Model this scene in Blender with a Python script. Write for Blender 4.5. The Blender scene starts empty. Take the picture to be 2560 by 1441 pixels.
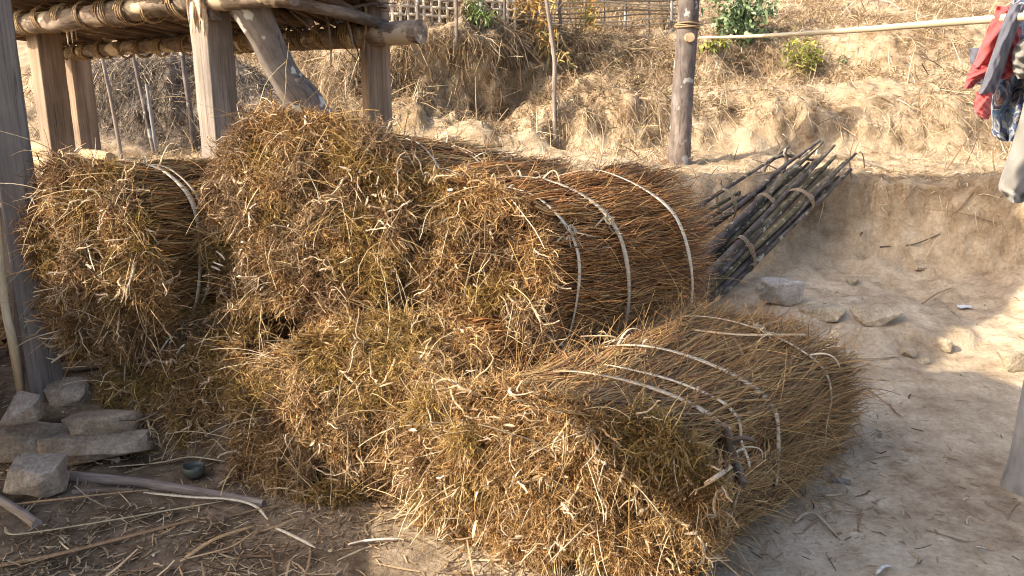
import bpy, bmesh, math, random
import numpy as np
from mathutils import Vector, Matrix

# ------------------------------------------------------------------ camera, sky, sun, exposure
SC = bpy.context.scene
COL = SC.collection
RNG = np.random.default_rng(7)
random.seed(7)
R = math.radians
CAM_H = 1.5
PITCH = R(12.9)
FPX = 1900.0
cam_d = bpy.data.cameras.new('camera')
cam_d.sensor_width = 36.0
cam_d.lens = 36.0 * FPX / 2560.0
cam_d.clip_end = 500
cam_d.clip_start = 0.05
cam = bpy.data.objects.new('camera', cam_d)
COL.objects.link(cam)
cam.location = (0, 0, CAM_H)
cam.rotation_euler = (R(90) - PITCH, 0, 0)
SC.camera = cam

SUN_EL = R(33.0)
SH = np.array([-0.92, -0.39])                      # horizontal direction towards the sun
SUNV = np.array([SH[0] * math.cos(SUN_EL), SH[1] * math.cos(SUN_EL), math.sin(SUN_EL)])
w = bpy.data.worlds.new('World')
SC.world = w
w.use_nodes = True
nt = w.node_tree
bg = nt.nodes['Background']
sky = nt.nodes.new('ShaderNodeTexSky')
sky.sky_type = 'NISHITA'
sky.sun_disc = False
sky.sun_elevation = SUN_EL
sky.sun_rotation = math.atan2(SH[0], SH[1])
sky.air_density = 1.0
sky.dust_density = 4.0
sky.ozone_density = 0.3
nt.links.new(sky.outputs[0], bg.inputs[0])
bg.inputs[1].default_value = 0.15
sl = bpy.data.lights.new('sun', 'SUN')
sl.energy = 3.6
sl.angle = R(0.5)
sl.color = (1.0, 0.88, 0.70)
so = bpy.data.objects.new('sun', sl)
COL.objects.link(so)
so.rotation_euler = Vector(SUNV).to_track_quat('Z', 'Y').to_euler()
so.location = (-8, -6, 9)
SC.view_settings.view_transform = 'Standard'
SC.view_settings.look = 'None'
SC.view_settings.gamma = 1
SC.view_settings.exposure = 1.3
SC.cycles.max_bounces = 6
SC.cycles.diffuse_bounces = 4
SC.cycles.filter_width = 1.1
SC.cycles.use_denoising = True

# ------------------------------------------------------------------ pixel -> world
def ray(px, py):
    a = (px - 1280) / FPX
    b = -(py - 720.5) / FPX
    c, s = math.cos(PITCH), math.sin(PITCH)
    return np.array([a, c + b * s, -s + b * c])
def W(px, py, Y):
    d = ray(px, py)
    return np.array([0, 0, CAM_H]) + d * (Y / d[1])
def WZ(px, py, z):
    d = ray(px, py)
    return np.array([0, 0, CAM_H]) + d * ((z - CAM_H) / d[2])

# ------------------------------------------------------------------ noise
def _hash(ix, iy, iz, seed):
    h = (ix.astype(np.int64) * 374761393 + iy.astype(np.int64) * 668265263 + iz.astype(np.int64) * 2147483647 + seed * 974634777) & 0xFFFFFFFF
    h = ((h ^ (h >> 13)) * 1274126177) & 0xFFFFFFFF
    h = h ^ (h >> 16)
    return (h & 0xFFFFFF) / float(0xFFFFFF)
def vnoise(p, seed=0):
    p = np.asarray(p, float)
    f = np.floor(p)
    t = p - f
    t = t * t * (3 - 2 * t)
    x, y, z = f[..., 0], f[..., 1], f[..., 2]
    out = 0
    for dx in (0, 1):
        wx = t[..., 0] if dx else 1 - t[..., 0]
        for dy in (0, 1):
            wy = t[..., 1] if dy else 1 - t[..., 1]
            for dz in (0, 1):
                wz = t[..., 2] if dz else 1 - t[..., 2]
                out = out + wx * wy * wz * _hash(x + dx, y + dy, z + dz, seed)
    return out * 2 - 1
def fbm(p, octv=4, seed=0, gain=0.5):
    a, s, n = 1.0, 0.0, 0.0
    q = np.asarray(p, float)
    for i in range(octv):
        s = s + a * vnoise(q, seed + i)
        n += a
        a *= gain
        q = q * 2.03 + 17.3
    return s / n
def sm(a, b, x):
    t = np.clip((x - a) / (b - a), 0, 1)
    return t * t * (3 - 2 * t)
def unit(v):
    v = np.asarray(v, float)
    return v / np.maximum(np.linalg.norm(v, axis=-1, keepdims=True), 1e-9)
def rnd(a, b, n=None):
    return RNG.uniform(a, b, n)

# ------------------------------------------------------------------ materials
def new_mat(name):
    m = bpy.data.materials.new(name)
    m.use_nodes = True
    n = m.node_tree.nodes
    return m, n, m.node_tree.links, n['Principled BSDF']
def ramp(n, stops):
    r = n.new('ShaderNodeValToRGB')
    el = r.color_ramp.elements
    while len(el) < len(stops):
        el.new(0.5)
    for e, (p, c) in zip(el, stops):
        e.position = p
        e.color = (*c, 1)
    return r
def noise_node(n, l, vec, scale, detail=4, rough=0.55):
    t = n.new('ShaderNodeTexNoise')
    t.inputs['Scale'].default_value = scale
    t.inputs['Detail'].default_value = detail
    t.inputs['Roughness'].default_value = rough
    if vec is not None:
        l.new(vec, t.inputs['Vector'])
    return t
def scaled(n, l, vec, s):
    m = n.new('ShaderNodeMapping')
    m.inputs['Scale'].default_value = s
    l.new(vec, m.inputs['Vector'])
    return m.outputs[0]
def mixc(n, l, fac, a, b, mode='MIX'):
    m = n.new('ShaderNodeMix')
    m.data_type = 'RGBA'
    m.blend_type = mode
    for i, v in ((0, fac), (6, a), (7, b)):
        if hasattr(v, 'is_output'):
            l.new(v, m.inputs[i])
        else:
            m.inputs[i].default_value = v if i == 0 else (*v, 1)
    return m.outputs[2]
def bump(n, l, h, dist, strength, bs):
    b = n.new('ShaderNodeBump')
    b.inputs['Distance'].default_value = dist
    b.inputs['Strength'].default_value = strength
    l.new(h, b.inputs['Height'])
    l.new(b.outputs[0], bs.inputs['Normal'])
    return b
def strand_mat(name, rough=0.75, spec=0.25):
    m, n, l, bs = new_mat(name)
    at = n.new('ShaderNodeAttribute'); at.attribute_name = 'tint'
    geo = n.new('ShaderNodeNewGeometry')
    t = noise_node(n, l, geo.outputs['Position'], 90, 3)
    r = ramp(n, [(0.25, (0.62, 0.6, 0.58)), (0.75, (1.25, 1.2, 1.15))])
    l.new(t.outputs[0], r.inputs[0])
    l.new(mixc(n, l, 1.0, at.outputs['Color'], r.outputs[0], 'MULTIPLY'), bs.inputs['Base Color'])
    bs.inputs['Roughness'].default_value = rough
    bs.inputs['Specular IOR Level'].default_value = spec
    return m
def wood_mat(name, dark, mid, light, grain=(22, 22, 1.4), bumpd=0.004, rough=0.8, patch=None, patch_scale=7, patch_at=0.62, crack=.55):
    """wood or bark; the grain follows the 'luv' attribute laid along each swept piece"""
    m, n, l, bs = new_mat(name)
    at = n.new('ShaderNodeAttribute'); at.attribute_name = 'luv'
    v = scaled(n, l, at.outputs['Vector'], grain)
    g = noise_node(n, l, v, 1.0, 7, 0.62)
    r = ramp(n, [(0.30, dark), (0.50, mid), (0.72, light)])
    l.new(g.outputs[0], r.inputs[0])
    big = noise_node(n, l, at.outputs['Vector'], 3.5, 4)
    rb = ramp(n, [(0.3, (0.7, 0.7, 0.72)), (0.7, (1.15, 1.12, 1.08))])
    l.new(big.outputs[0], rb.inputs[0])
    c = mixc(n, l, 1.0, r.outputs[0], rb.outputs[0], 'MULTIPLY')
    fi = noise_node(n, l, scaled(n, l, at.outputs['Vector'], tuple(q * 4.5 for q in grain)), 1.0, 4, .6)
    fr = ramp(n, [(.34, (.78, .76, .75)), (.5, (1, 1, 1)), (.68, (1.1, 1.1, 1.09))]); l.new(fi.outputs[0], fr.inputs[0])
    c = mixc(n, l, 1.0, c, fr.outputs[0], 'MULTIPLY')
    ck = noise_node(n, l, scaled(n, l, at.outputs['Vector'], (grain[0] * 1.3, grain[1] * 1.3, grain[2] * .35)), 1.0, 2, .5)
    cr = ramp(n, [(.485, (1, 1, 1)), (.497, (crack, crack, crack)), (.503, (crack, crack, crack)), (.515, (1, 1, 1))]); l.new(ck.outputs[0], cr.inputs[0])
    c = mixc(n, l, 1.0, c, cr.outputs[0], 'MULTIPLY')
    if patch:
        pn = noise_node(n, l, at.outputs['Vector'], patch_scale, 3, 0.5)
        pr = ramp(n, [(patch_at, (0, 0, 0)), (patch_at + 0.03, (1, 1, 1))])
        l.new(pn.outputs[0], pr.inputs[0])
        c = mixc(n, l, pr.outputs[0], c, patch)
    l.new(c, bs.inputs['Base Color'])
    bs.inputs['Roughness'].default_value = rough
    bs.inputs['Specular IOR Level'].default_value = 0.25
    bump(n, l, g.outputs[0], bumpd, 0.9, bs)
    return m
MAT = {}
MAT['root'] = strand_mat('root_fibre')
MAT['stalk'] = strand_mat('stalk_fibre', 0.6, 0.35)
MAT['grass'] = strand_mat('dry_grass_blades', 0.8, 0.2)
MAT['leaf'] = strand_mat('leaf_green', 0.55, 0.4)
MAT['strip'] = strand_mat('bamboo_strip', 0.5, 0.4)
MAT['post'] = wood_mat('grey_post_wood', (.18, .15, .13), (.28, .24, .21), (.40, .35, .305), (26, 26, 1.1), 0.003)
MAT['postbrown'] = wood_mat('brown_post_wood', (.18, .125, .09), (.28, .20, .14), (.40, .30, .215), (26, 26, 1.1), 0.003)
MAT['postdark'] = wood_mat('old_grey_post_wood', (.12, .108, .10), (.19, .172, .16), (.27, .25, .235), (26, 26, 1.1), 0.003)
MAT['bark'] = wood_mat('beam_bark', (.10, .07, .05), (.27, .205, .155), (.50, .41, .31), (14, 14, 6), 0.005, 0.85, (.60, .49, .34), 6, 0.57)
MAT['slat'] = wood_mat('floor_pole_bark', (.045, .028, .018), (.13, .085, .055), (.24, .17, .115), (16, 16, 3), 0.004, 0.85, (.36, .27, .17), 9, 0.63)
MAT['lichen'] = wood_mat('lichen_trunk', (.12, .098, .085), (.20, .17, .15), (.30, .265, .235), (9, 9, 3.5), 0.003, 0.85, (.50, .49, .45), 9, 0.61)
MAT['darkbark'] = wood_mat('round_post_bark', (.08, .064, .058), (.165, .136, .122), (.27, .235, .215), (10, 10, 4), 0.005, 0.85, (.34, .335, .32), 8, 0.60)
MAT['stick'] = wood_mat('dark_stick_bark', (.045, .036, .033), (.105, .088, .08), (.22, .19, .17), (12, 12, 8), 0.003, 0.9, (.34, .30, .23), 17, 0.62)
MAT['mossystick'] = wood_mat('mossy_stick_bark', (.04, .035, .022), (.11, .098, .06), (.24, .21, .14), (14, 14, 9), 0.003, 0.85, (.30, .28, .21), 22, 0.6)
MAT['cutwood'] = wood_mat('cut_wood', (.36, .24, .13), (.52, .38, .23), (.66, .52, .36), (14, 14, 2), 0.002)
MAT['branch'] = wood_mat('grey_branch', (.13, .105, .09), (.27, .225, .195), (.42, .37, .33), (40, 40, 3), 0.003, 0.85)
MAT['firewood'] = wood_mat('firewood_bark', (.06, .045, .035), (.17, .13, .10), (.33, .27, .215), (16, 16, 4), 0.005, 0.85)
MAT['bamboo'] = wood_mat('pale_bamboo', (.48, .40, .25), (.62, .53, .36), (.72, .64, .47), (40, 40, .8), 0.0005, 0.4, crack=.85)
MAT['white'] = wood_mat('pale_grey_post', (.22, .222, .23), (.29, .29, .295), (.38, .375, .36), (5, 5, 2), 0.002, 0.7, crack=.93)

# ------------------------------------------------------------------ mesh builders (numpy)
WLOC = {}
class Acc:
    """collects vertices, quads / polygons and per-vertex attributes; build() links them as ONE mesh object"""
    def __init__(self):
        self.v = []; self.q = []; self.n = 0; self.t = []; self.l = []; self.poly = []
    def add(self, v, q, tint=None, luv=None):
        v = np.asarray(v, float).reshape(-1, 3)
        self.v.append(v)
        if q is not None and len(q):
            self.q.append(np.asarray(q, np.int64) + self.n)
        self.t.append(np.broadcast_to(np.asarray((.5, .5, .5) if tint is None else tint, float), v.shape))
        self.l.append(v if luv is None else np.asarray(luv, float).reshape(-1, 3))
        self.n += len(v)
    def polys(self, lst, base):
        self.poly += [[i + base for i in p] for p in lst]
    def build(self, name, m, parent=None, smooth=True, origin=None):
        org = np.zeros(3) if parent is None else WLOC[parent.name]
        if origin is not None: org = np.asarray(origin, float)
        v = np.concatenate(self.v) - org
        q = np.concatenate(self.q) if self.q else np.zeros((0, 4), np.int64)
        lens = [np.full(len(q), 4)]
        loops = [q.reshape(-1)]
        if self.poly:
            lens.append(np.array([len(p) for p in self.poly]))
            loops.append(np.concatenate([np.array(p) for p in self.poly]))
        lens = np.concatenate(lens); loops = np.concatenate(loops)
        me = bpy.data.meshes.new(name)
        me.vertices.add(len(v)); me.loops.add(len(loops)); me.polygons.add(len(lens))
        me.vertices.foreach_set('co', v.astype(np.float32).ravel())
        me.loops.foreach_set('vertex_index', loops.astype(np.int32))
        st = np.zeros(len(lens), np.int32); st[1:] = np.cumsum(lens)[:-1]
        me.polygons.foreach_set('loop_start', st)
        me.polygons.foreach_set('loop_total', lens.astype(np.int32))
        me.polygons.foreach_set('use_smooth', np.full(len(lens), smooth))
        me.update(calc_edges=True)
        a = me.attributes.new('tint', 'FLOAT_COLOR', 'POINT')
        tc = np.concatenate([np.concatenate(self.t), np.ones((len(v), 1))], 1)
        a.data.foreach_set('color', tc.astype(np.float32).ravel())
        a = me.attributes.new('luv', 'FLOAT_VECTOR', 'POINT')
        a.data.foreach_set('vector', np.concatenate(self.l).astype(np.float32).ravel())
        for mm in (m if isinstance(m, (list, tuple)) else [m]):
            me.materials.append(mm)
        o = bpy.data.objects.new(name, me)
        COL.objects.link(o)
        WLOC[o.name] = org
        if parent is not None:
            o.parent = parent                      # vertices are relative to the thing's base
        else:
            o.location = org
        return o

def frames(P, ref=None):
    T = unit(np.gradient(P, axis=-2))
    if ref is None:
        ref = unit(RNG.normal(size=P.shape[:-2] + (1, 3)))
    U = unit(np.cross(T, np.broadcast_to(ref, T.shape)))
    V = np.cross(T, U)
    return T, U, V
def tubes(acc, P, rad, tint, sides=3):
    """many thin strands at once: P (N,K,3), rad (N,K), tint (N,3)"""
    N, K, _ = P.shape
    T, U, V = frames(P)
    an = np.arange(sides) * 2 * math.pi / sides
    ring = (P[:, :, None, :] + rad[:, :, None, None] * (np.cos(an)[None, None, :, None] * U[:, :, None, :] + np.sin(an)[None, None, :, None] * V[:, :, None, :]))
    i = np.arange(N)[:, None, None] * (K * sides)
    k = np.arange(K - 1)[None, :, None] * sides
    s = np.arange(sides)[None, None, :]
    s2 = (s + 1) % sides
    q = np.stack([i + k + s, i + k + s2, i + k + sides + s2, i + k + sides + s], -1).reshape(-1, 4)
    acc.add(ring, q, np.repeat(tint, K * sides, 0))
def blades(acc, P, wid, tint, ref=None):
    """many flat ribbons: P (N,K,3), wid (N,K)"""
    N, K, _ = P.shape
    T, U, V = frames(P, ref)
    ring = np.stack([P - U * wid[..., None] / 2, P + U * wid[..., None] / 2], 2)
    i = np.arange(N)[:, None] * (K * 2)
    k = np.arange(K - 1)[None, :] * 2
    q = np.stack([i + k, i + k + 1, i + k + 3, i + k + 2], -1).reshape(-1, 4)
    acc.add(ring, q, np.repeat(tint, K * 2, 0))
def smooth_path(pts, K):
    """Catmull-Rom through pts, K samples"""
    p = np.asarray(pts, float)
    if len(p) == 2:
        return p[0] + (p[1] - p[0]) * np.linspace(0, 1, K)[:, None]
    q = np.vstack([2 * p[0] - p[1], p, 2 * p[-1] - p[-2]])
    u = np.linspace(0, len(p) - 1 - 1e-6, K)
    i = u.astype(int); t = (u - i)[:, None]
    a, b, c, d = q[i], q[i + 1], q[i + 2], q[i + 3]
    return 0.5 * (2 * b + (c - a) * t + (2 * a - 5 * b + 4 * c - d) * t ** 2 + (3 * b - a - 3 * c + d) * t ** 3)
SEED = [0]
def sweep(acc, pts, rad, K=24, section=None, sides=14, rough=0.05, up=(0.13, 0.31, 0.94), tint=None, knots=0, sq=None, wob=0.0):
    """one solid log, post or strip swept along pts with closed ends; rad a number, a list (along) ; section (M,2) unit outline"""
    SEED[0] += 1
    sd = SEED[0] * 13
    P = smooth_path(pts, K)
    L = np.concatenate([[0], np.cumsum(np.linalg.norm(np.diff(P, axis=0), axis=1))])
    if wob:
        P = P + fbm(np.stack([L * 3 + sd, L * 0 + 1.5, L * 0 + .3], -1), 3, sd)[:, None] * wob * unit(np.cross(P[-1] - P[0], (0.2, .5, .8))) + fbm(np.stack([L * 3 + sd, L * 0 + 7.5, L * 0 + .3], -1), 3, sd + 5)[:, None] * wob * np.array([0, 0, 1.])
    r = np.interp(np.linspace(0, 1, K), np.linspace(0, 1, len(np.atleast_1d(rad))), np.atleast_1d(rad)) if np.ndim(rad) else np.full(K, rad)
    if section is None:
        an = np.arange(sides) * 2 * math.pi / sides
        section = np.stack([np.cos(an), np.sin(an)], -1)
    section = np.asarray(section, float)
    M = len(section)
    T, U, V = frames(P[None], np.asarray(up, float)[None, None])
    U, V, T = U[0], V[0], T[0]
    off = section[None, :, 0, None] * U[:, None] + section[None, :, 1, None] * V[:, None]
    nz = 1 + rough * fbm(np.stack([np.broadcast_to(section[None, :, 0], (K, M)) * 1.7 + sd, np.broadcast_to(section[None, :, 1], (K, M)) * 1.7, np.broadcast_to(L[:, None], (K, M)) * 5], -1), 3, sd)
    if knots:
        for _ in range(knots):
            l0, a0 = random.uniform(0.05, .95) * L[-1], random.uniform(0, 6.28)
            an = np.arctan2(section[:, 1], section[:, 0])
            nz = nz + 0.55 * np.exp(-((L[:, None] - l0) / (1.2 * r.mean())) ** 2 - ((np.angle(np.exp(1j * (an - a0)))[None]) / .5) ** 2)
    v = P[:, None] + off * (r[:, None] * nz)[..., None]
    k = np.arange(K - 1)[:, None] * M
    s = np.arange(M)[None]
    s2 = (s + 1) % M
    q = np.stack([k + s, k + s2, k + M + s2, k + M + s], -1).reshape(-1, 4)
    luv = np.stack([np.broadcast_to(section[None, :, 0], (K, M)) * r[:, None] + sd * .37, np.broadcast_to(section[None, :, 1], (K, M)) * r[:, None] + sd * .11, np.broadcast_to(L[:, None], (K, M))], -1)
    base = acc.n
    acc.add(v, q, tint, luv)
    # closed ends with own vertices so that the cut face stays crisp
    for e in (0, K - 1):
        c = P[e]
        ev = np.vstack([v[e], c[None] + (T[e] * (0.12 * r[e] * (1 if e else -1)))[None] * 0.15])
        eb = acc.n
        el = np.vstack([luv[e], luv[e].mean(0)[None]])
        acc.add(ev, None, tint, el * np.array([1, 1, 1]) + np.array([0, 0, 9.]))
        for i in range(M):
            j = (i + 1) % M
            acc.poly.append([eb + j, eb + i, eb + M] if e == 0 else [eb + i, eb + j, eb + M])
    return P
def sq_section(b=0.12, n=5, wx=1.0, wy=1.0):
    out = []
    for cx, cy, a0 in ((1, 1, 0), (-1, 1, 90), (-1, -1, 180), (1, -1, 270)):
        for i in range(3):
            a = R(a0 + 45 * i)
            out.append((wx * (cx * (1 - b) + b * math.cos(a)), wy * (cy * (1 - b) + b * math.sin(a))))
        nx, ny = {0: (-1, 1), 90: (-1, -1), 180: (1, -1), 270: (1, 1)}[a0]
        ax, ay = out[-1]
        bx, by = wx * nx * (1 - b if a0 in (0, 180) else 1), wy * ny * (1 if a0 in (0, 180) else 1 - b)
        for i in range(1, n):
            t = i / n
            out.append((ax + (bx - ax) * t, ay + (by - ay) * t))
    return np.array(out)
def tag(o, label=None, cat=None, group=None, kind=None):
    for k, v in (('label', label), ('category', cat), ('group', group), ('kind', kind)):
        if v: o[k] = v
    return o
def thing(name, loc, label, cat, group=None):
    o = bpy.data.objects.new(name, None)
    o.empty_display_size = 0.1
    COL.objects.link(o)
    o.location = [float(c) for c in loc]
    WLOC[o.name] = np.array([float(c) for c in loc])
    return tag(o, label, cat, group)

# ------------------------------------------------------------------ the ground: trampled yard, low bank, terrace and hillside in one sheet
def axis_steps(a, f0, f1, b, fine, grow=1.16):
    mid = np.arange(f0, f1 + fine / 2, fine)
    lo, st, x = [], fine, f0
    while x > a:
        st *= grow; x -= st; lo.append(x)
    hi, st, x = [], fine, mid[-1]
    while x < b:
        st *= grow; x += st; hi.append(x)
    return np.concatenate([lo[::-1], mid, hi])
GX = axis_steps(-60, -5.2, 6.0, 60, 0.026)
GY = axis_steps(-40, 1.0, 12.6, 90, 0.026)
def bank_foot(X):
    n1 = fbm(np.stack([X * 1.3, X * 0 + 3.1, X * 0], -1), 3, 41)
    return 5.55 + 0.16 * n1 - 0.85 * np.maximum(0, X - 2.7) + 0.25 * np.maximum(0, -X - 1)
def base_height(X, Y):
    P2 = np.stack([X, Y, X * 0], -1)
    z = np.zeros_like(X)
    ry = np.clip((Y - 2.9) / 2.6, 0, 1)
    z = z + 0.42 * ry ** 1.35
    z = z + 0.08 * sm(4.02, 4.14, Y + 0.10 * np.sin(X * 3.1) - 0.1 * X) * sm(1.3, 1.7, X) * sm(2.9, 2.5, X) * sm(5.2, 4.5, Y)
    # raised floor behind the row of stones on the left
    z = z + 0.16 * sm(3.12, 3.26, Y + 0.05 * np.sin(X * 4)) * sm(-1.0, -1.25, X) * sm(5.2, 4.4, Y)
    # right shoulder: the bank comes forward
    z = z + 0.32 * sm(2.6, 4.2, X) * sm(2.6, 4.6, Y) * sm(5.8, 5.0, Y)
    yf = bank_foot(X)
    t = np.clip((Y - yf) / 0.42, 0, 1)
    z = z + 0.60 * (.82 * sm(0, .6, t) + .18 * t)
    z = z + 0.13 * np.clip((Y - 6.1) / 1.2, 0, 1)
    # second bank
    n2 = fbm(np.stack([X * .8, X * 0 + 9.1, X * 0], -1), 3, 51)
    yb = 7.25 + 0.28 * n2 + .16 * fbm(np.stack([X * 3.1, X * 0 + 2.2, X * 0], -1), 3, 57)
    h2 = np.interp(X, [-5, -3.4, -2.6, -1.2, 0.1, 0.9, 1.9, 4.8, 8], [.35, .42, .45, .6, .38, .52, .62, .75, .8])
    z = z + h2 * (.65 * sm(0, 0.38, Y - yb) + .35 * sm(.1, 1.0, Y - yb))
    # third, steeper and clumpy left of the middle
    yc = np.interp(X, [-4, -2.0, -0.4, 0.6, 1.6, 6], [8.6, 8.0, 7.9, 8.3, 8.45, 8.45]) + 0.3 * n2
    h3 = np.interp(X, [-5, -2.4, -1.2, -0.2, 0.8, 2.0, 5], [.5, .6, .75, .85, .55, .42, .42])
    z = z + h3 * sm(0, 0.7, Y - yc)
    z = z + 0.30 * np.clip(Y - yc - 0.3, 0, 3.5) + 0.2 * np.clip(Y - yc - 3.8, 0, 40)
    return z
def mound(X, Y, cx, cy, rx, ry, h):
    return h * np.exp(-((X - cx) / rx) ** 2 - ((Y - cy) / ry) ** 2)
def zone_of(X, Y):
    return sm(-0.1, 0.35, Y - bank_foot(X))
def make_ground():
    X, Y = np.meshgrid(GX, GY)
    Z = base_height(X, Y)
    for cx, cy, rx, ry, h in MOUNDS:
        Z = Z + mound(X, Y, cx, cy, rx, ry, h)
    zn = zone_of(X, Y)
    near = np.exp(-(np.maximum(0, np.abs(X) - 6) / 6) ** 2)
    P = np.stack([X, Y, Z], -1)
    Z = Z + (0.018 * fbm(P * 2.2, 4, 3) + 0.007 * fbm(P * 11, 3, 5)) * (1 + 2.2 * sm(1.2, 2.2, X) * sm(3.6, 4.4, Y))
    P = np.stack([X, Y, Z], -1)
    dY, dX = np.gradient(Z, GY, GX)
    N = unit(np.stack([-dX, -dY, np.ones_like(Z)], -1))
    steep = np.clip(1 - N[..., 2], 0, 1)
    mid = sm(-2.4, -1.2, X) * sm(1.9, 0.9, X) * sm(7.2, 7.9, Y) * sm(9.4, 8.8, Y)
    a = zn * (0.045 + 0.06 * sm(0.05, 0.35, steep) * sm(6.8, 7.4, Y) + 0.30 * mid)
    bank = np.exp(-((Y - bank_foot(X) - .2) / .3) ** 2) * sm(.8, 1.3, X)
    rough = sm(1.2, 1.8, X) * sm(3.7, 4.3, Y) * (1 - zn)
    lump = fbm(P * np.array([1.9, 1.9, 1.9]), 4, 11, 0.55)
    rid = 1 - 2 * np.abs(fbm(P * np.array([2.6, 2.0, 1.6]), 4, 23, .55))
    cl = vnoise(P * np.array([13, 13, 9.]), 29) * .6 + vnoise(P * np.array([29, 29, 21.]), 31) * .4
    disp = a * (0.9 * lump + 0.55 * rid) + zn * 0.022 * cl + (1 - zn) * (0.004 + .010 * rough) * cl + bank * (.06 * fbm(P * 5, 3, 33, .6) + .07 * (.5 - np.abs(fbm(P * np.array([6, 6, 4.]), 3, 35, .6))) + .035 * cl) + rough * (.035 * fbm(P * 4.5, 3, 37) + .02 * (.4 - np.abs(fbm(P * 7, 2, 39))))
    for px_, py_, pz_, rr, dd in PITS:
        d2 = ((P[..., 0] - px_) ** 2 + (P[..., 1] - py_) ** 2 * .6 + (P[..., 2] - pz_) ** 2 * .45) / rr ** 2
        disp = disp - dd * np.exp(-d2 * (1 + .5 * lump))
    P = P + N * disp[..., None]
    return X, Y, P, N, zn
PITS = [(2.15, 7.45, 1.72, .17, .26), (.95, 7.45, 1.5, .12, .16), (.55, 7.35, 1.45, .14, .14), (-.1, 7.9, 1.75, .3, .5), (-1.0, 7.9, 1.9, .24, .42), (-.55, 8.1, 2.2, .26, .42), (.1, 8.0, 2.1, .2, .35), (-1.35, 8.0, 2.15, .2, .35), (-.75, 7.75, 1.65, .16, .3), (.35, 7.9, 1.9, .16, .3), (1.25, 7.55, 1.6, .12, .15), (3.1, 7.5, 1.75, .15, .14), (3.4, 8.6, 2.3, .4, .3), (2.7, 8.6, 2.2, .3, .28), (.5, 8.25, 2.2, .3, .3), (2.3, 5.72, .75, .2, .12), (3.0, 5.5, .8, .16, .1), (-1.6, 7.7, 1.6, .2, .25), (-2.1, 8.0, 1.9, .22, .25)]
MOUNDS = [(-3.55, 7.6, .55, .35, .55), (-2.75, 7.7, .5, .3, .45), (-4.4, 7.5, .5, .4, .5), (-2.4, 7.2, .3, .25, .2), (-.35, 7.35, .35, .22, .22), (.15, 7.5, .3, .25, .18), (-.9, 7.5, .25, .2, .2), (2.1, 4.65, .5, .2, .05)]
GXX, GYY, GP, GN, GZONE = make_ground()
def ground_z(x, y):
    i = int(np.clip(np.searchsorted(GX, x) - 1, 0, len(GX) - 2)); j = int(np.clip(np.searchsorted(GY, y) - 1, 0, len(GY) - 2))
    tx = (x - GX[i]) / (GX[i + 1] - GX[i]); ty = (y - GY[j]) / (GY[j + 1] - GY[j])
    z = GP[..., 2]
    return float((z[j, i] * (1 - tx) + z[j, i + 1] * tx) * (1 - ty) + (z[j + 1, i] * (1 - tx) + z[j + 1, i + 1] * tx) * ty)
def on_ground(px, py, lift=0.0):
    """the point where the ray through a pixel of the photograph meets the ground"""
    d = ray(px, py); d = d / np.linalg.norm(d)
    hit, loc, *_ = bpy.data.objects['ground'].ray_cast(Vector((0, 0, CAM_H)), Vector(d))
    return np.array(loc) + np.array([0, 0, lift])

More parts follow.
